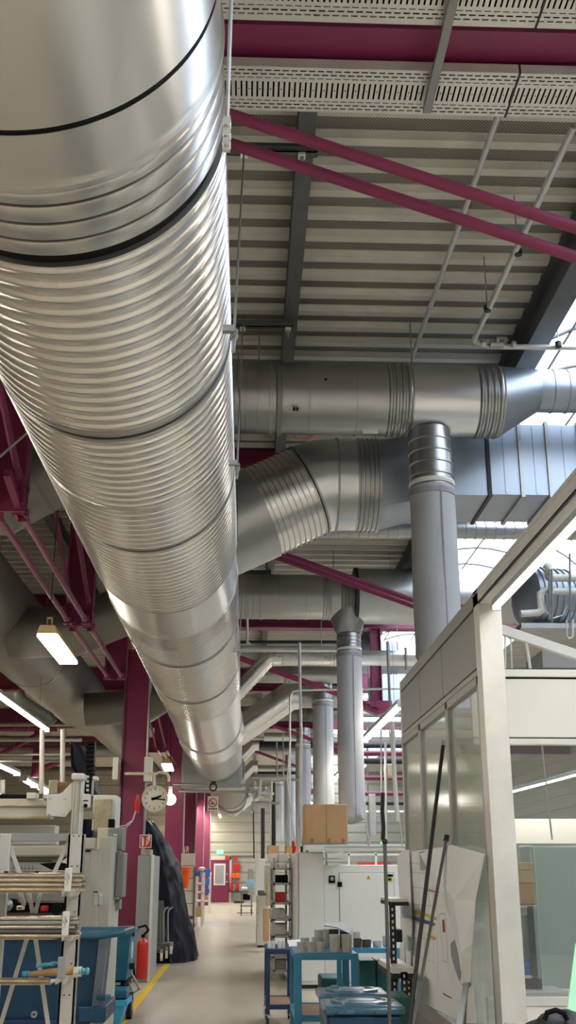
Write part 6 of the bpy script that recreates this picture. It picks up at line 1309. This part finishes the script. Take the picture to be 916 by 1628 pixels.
mb = MB(); mb.hexa([(xa, YV+.05, zb2), (xb-.04, YV+.05, zb2), (xb-.04, YV+.8, zb2), (xa, YV+.8, zb2), (xa, YV, zt2), (xb, YV, zt2), (xb, YV+.85, zt2), (xa, YV+.85, zt2)]); mb.build('body', M['teal'], t, .008)
MB().box(xa, xb+.02, YV-.02, YV+.02, zt2-.02, zt2+.015).build('rim', M['green'], t); MB().box(xa, xb-.05, YV+.02, YV+.75, zb2-.09, zb2-.02).build('chassis', M['joint'], t); MB().box(xa, xb-.1, YV-.0, YV+.06, zb2-.04, zb2-.015).build('chassis_rail', M['zinc'], t)
MB().pbox(178, 1562, 184, 1573, YV-.03, .05).build('latch', M['grey'], t)
for py in (1484, 1536): MB().cyl(P(206, py, Y=YV+.2), P(214, py, Y=YV+.2), .035, None, 12).build('buffer', M['black'], t)
c = V((P(207, 1590, Y=YV+.2).x, YV+.15, .14)); MB().cyl(c-V((.03, 0, 0)), c+V((.03, 0, 0)), .14, None, 28).build('wheel', M['black'], t); MB().cyl(c-V((.035, 0, 0)), c+V((.035, 0, 0)), .05, None, 18).build('hub', M['zinc'], t)
MB().cyl((xa+.1, YV+.2, .1), (xa+.15, YV+.2, .1), .1, None, 20).build('wheel', M['black'], t)
MB().tube([P(208, 1546, Y=YV+.3), P(222, 1572, Y=YV+.3), P(211, 1580, Y=YV+.3), P(205, 1562, Y=YV+.3)], .014, 8).build('tow_bar', M['zinc'], t)
MB().lathe([(0, .10), (.01, .10)], P(209, 1510, Y=YV+.3), (1, 0, 0), 20).build('round_plate', M['white'], t)
t = thing('plastic_tub', 'bright light blue plastic tub on the floor in front of the wheeled bin', 'tub', P(182, 1618, Y=12.5)); YU = 12.6; xa, xb = P(158, 1600, Y=YU).x, P(200, 1600, Y=YU).x; zt3 = P(180, 1590, Y=YU).z
mb = MB(); mb.hexa([(xa+.05, YU+.03, 0.), (xb-.07, YU+.03, 0.), (xb-.07, YU+.45, 0.), (xa+.05, YU+.45, 0.), (xa, YU, zt3), (xb, YU, zt3), (xb, YU+.5, zt3), (xa, YU+.5, zt3)]); mb.build('body', M['cyan'], t, .008); MB().box(xa-.01, xb+.015, YU-.015, YU+.51, zt3-.06, zt3).build('rim', M['cyan'], t, .006)
pbox_thing('teal_tub', 'darker blue tub right on top of the bright blue plastic tub', 'tub', 165, 1573, 201, 1588.5, 12.7, .35, 'teal', .01)
# ================================================================== LIGHT
w = bpy.data.worlds.new('world'); scene.world = w; w.use_nodes = True
bg = w.node_tree.nodes['Background']; bg.inputs['Color'].default_value = (.80, .90, 1, 1); bg.inputs['Strength'].default_value = 6.0
scene.view_settings.view_transform = 'Standard'; scene.view_settings.look = 'None'; scene.view_settings.exposure = .15; scene.view_settings.gamma = 1
scene.view_settings.use_curve_mapping = False
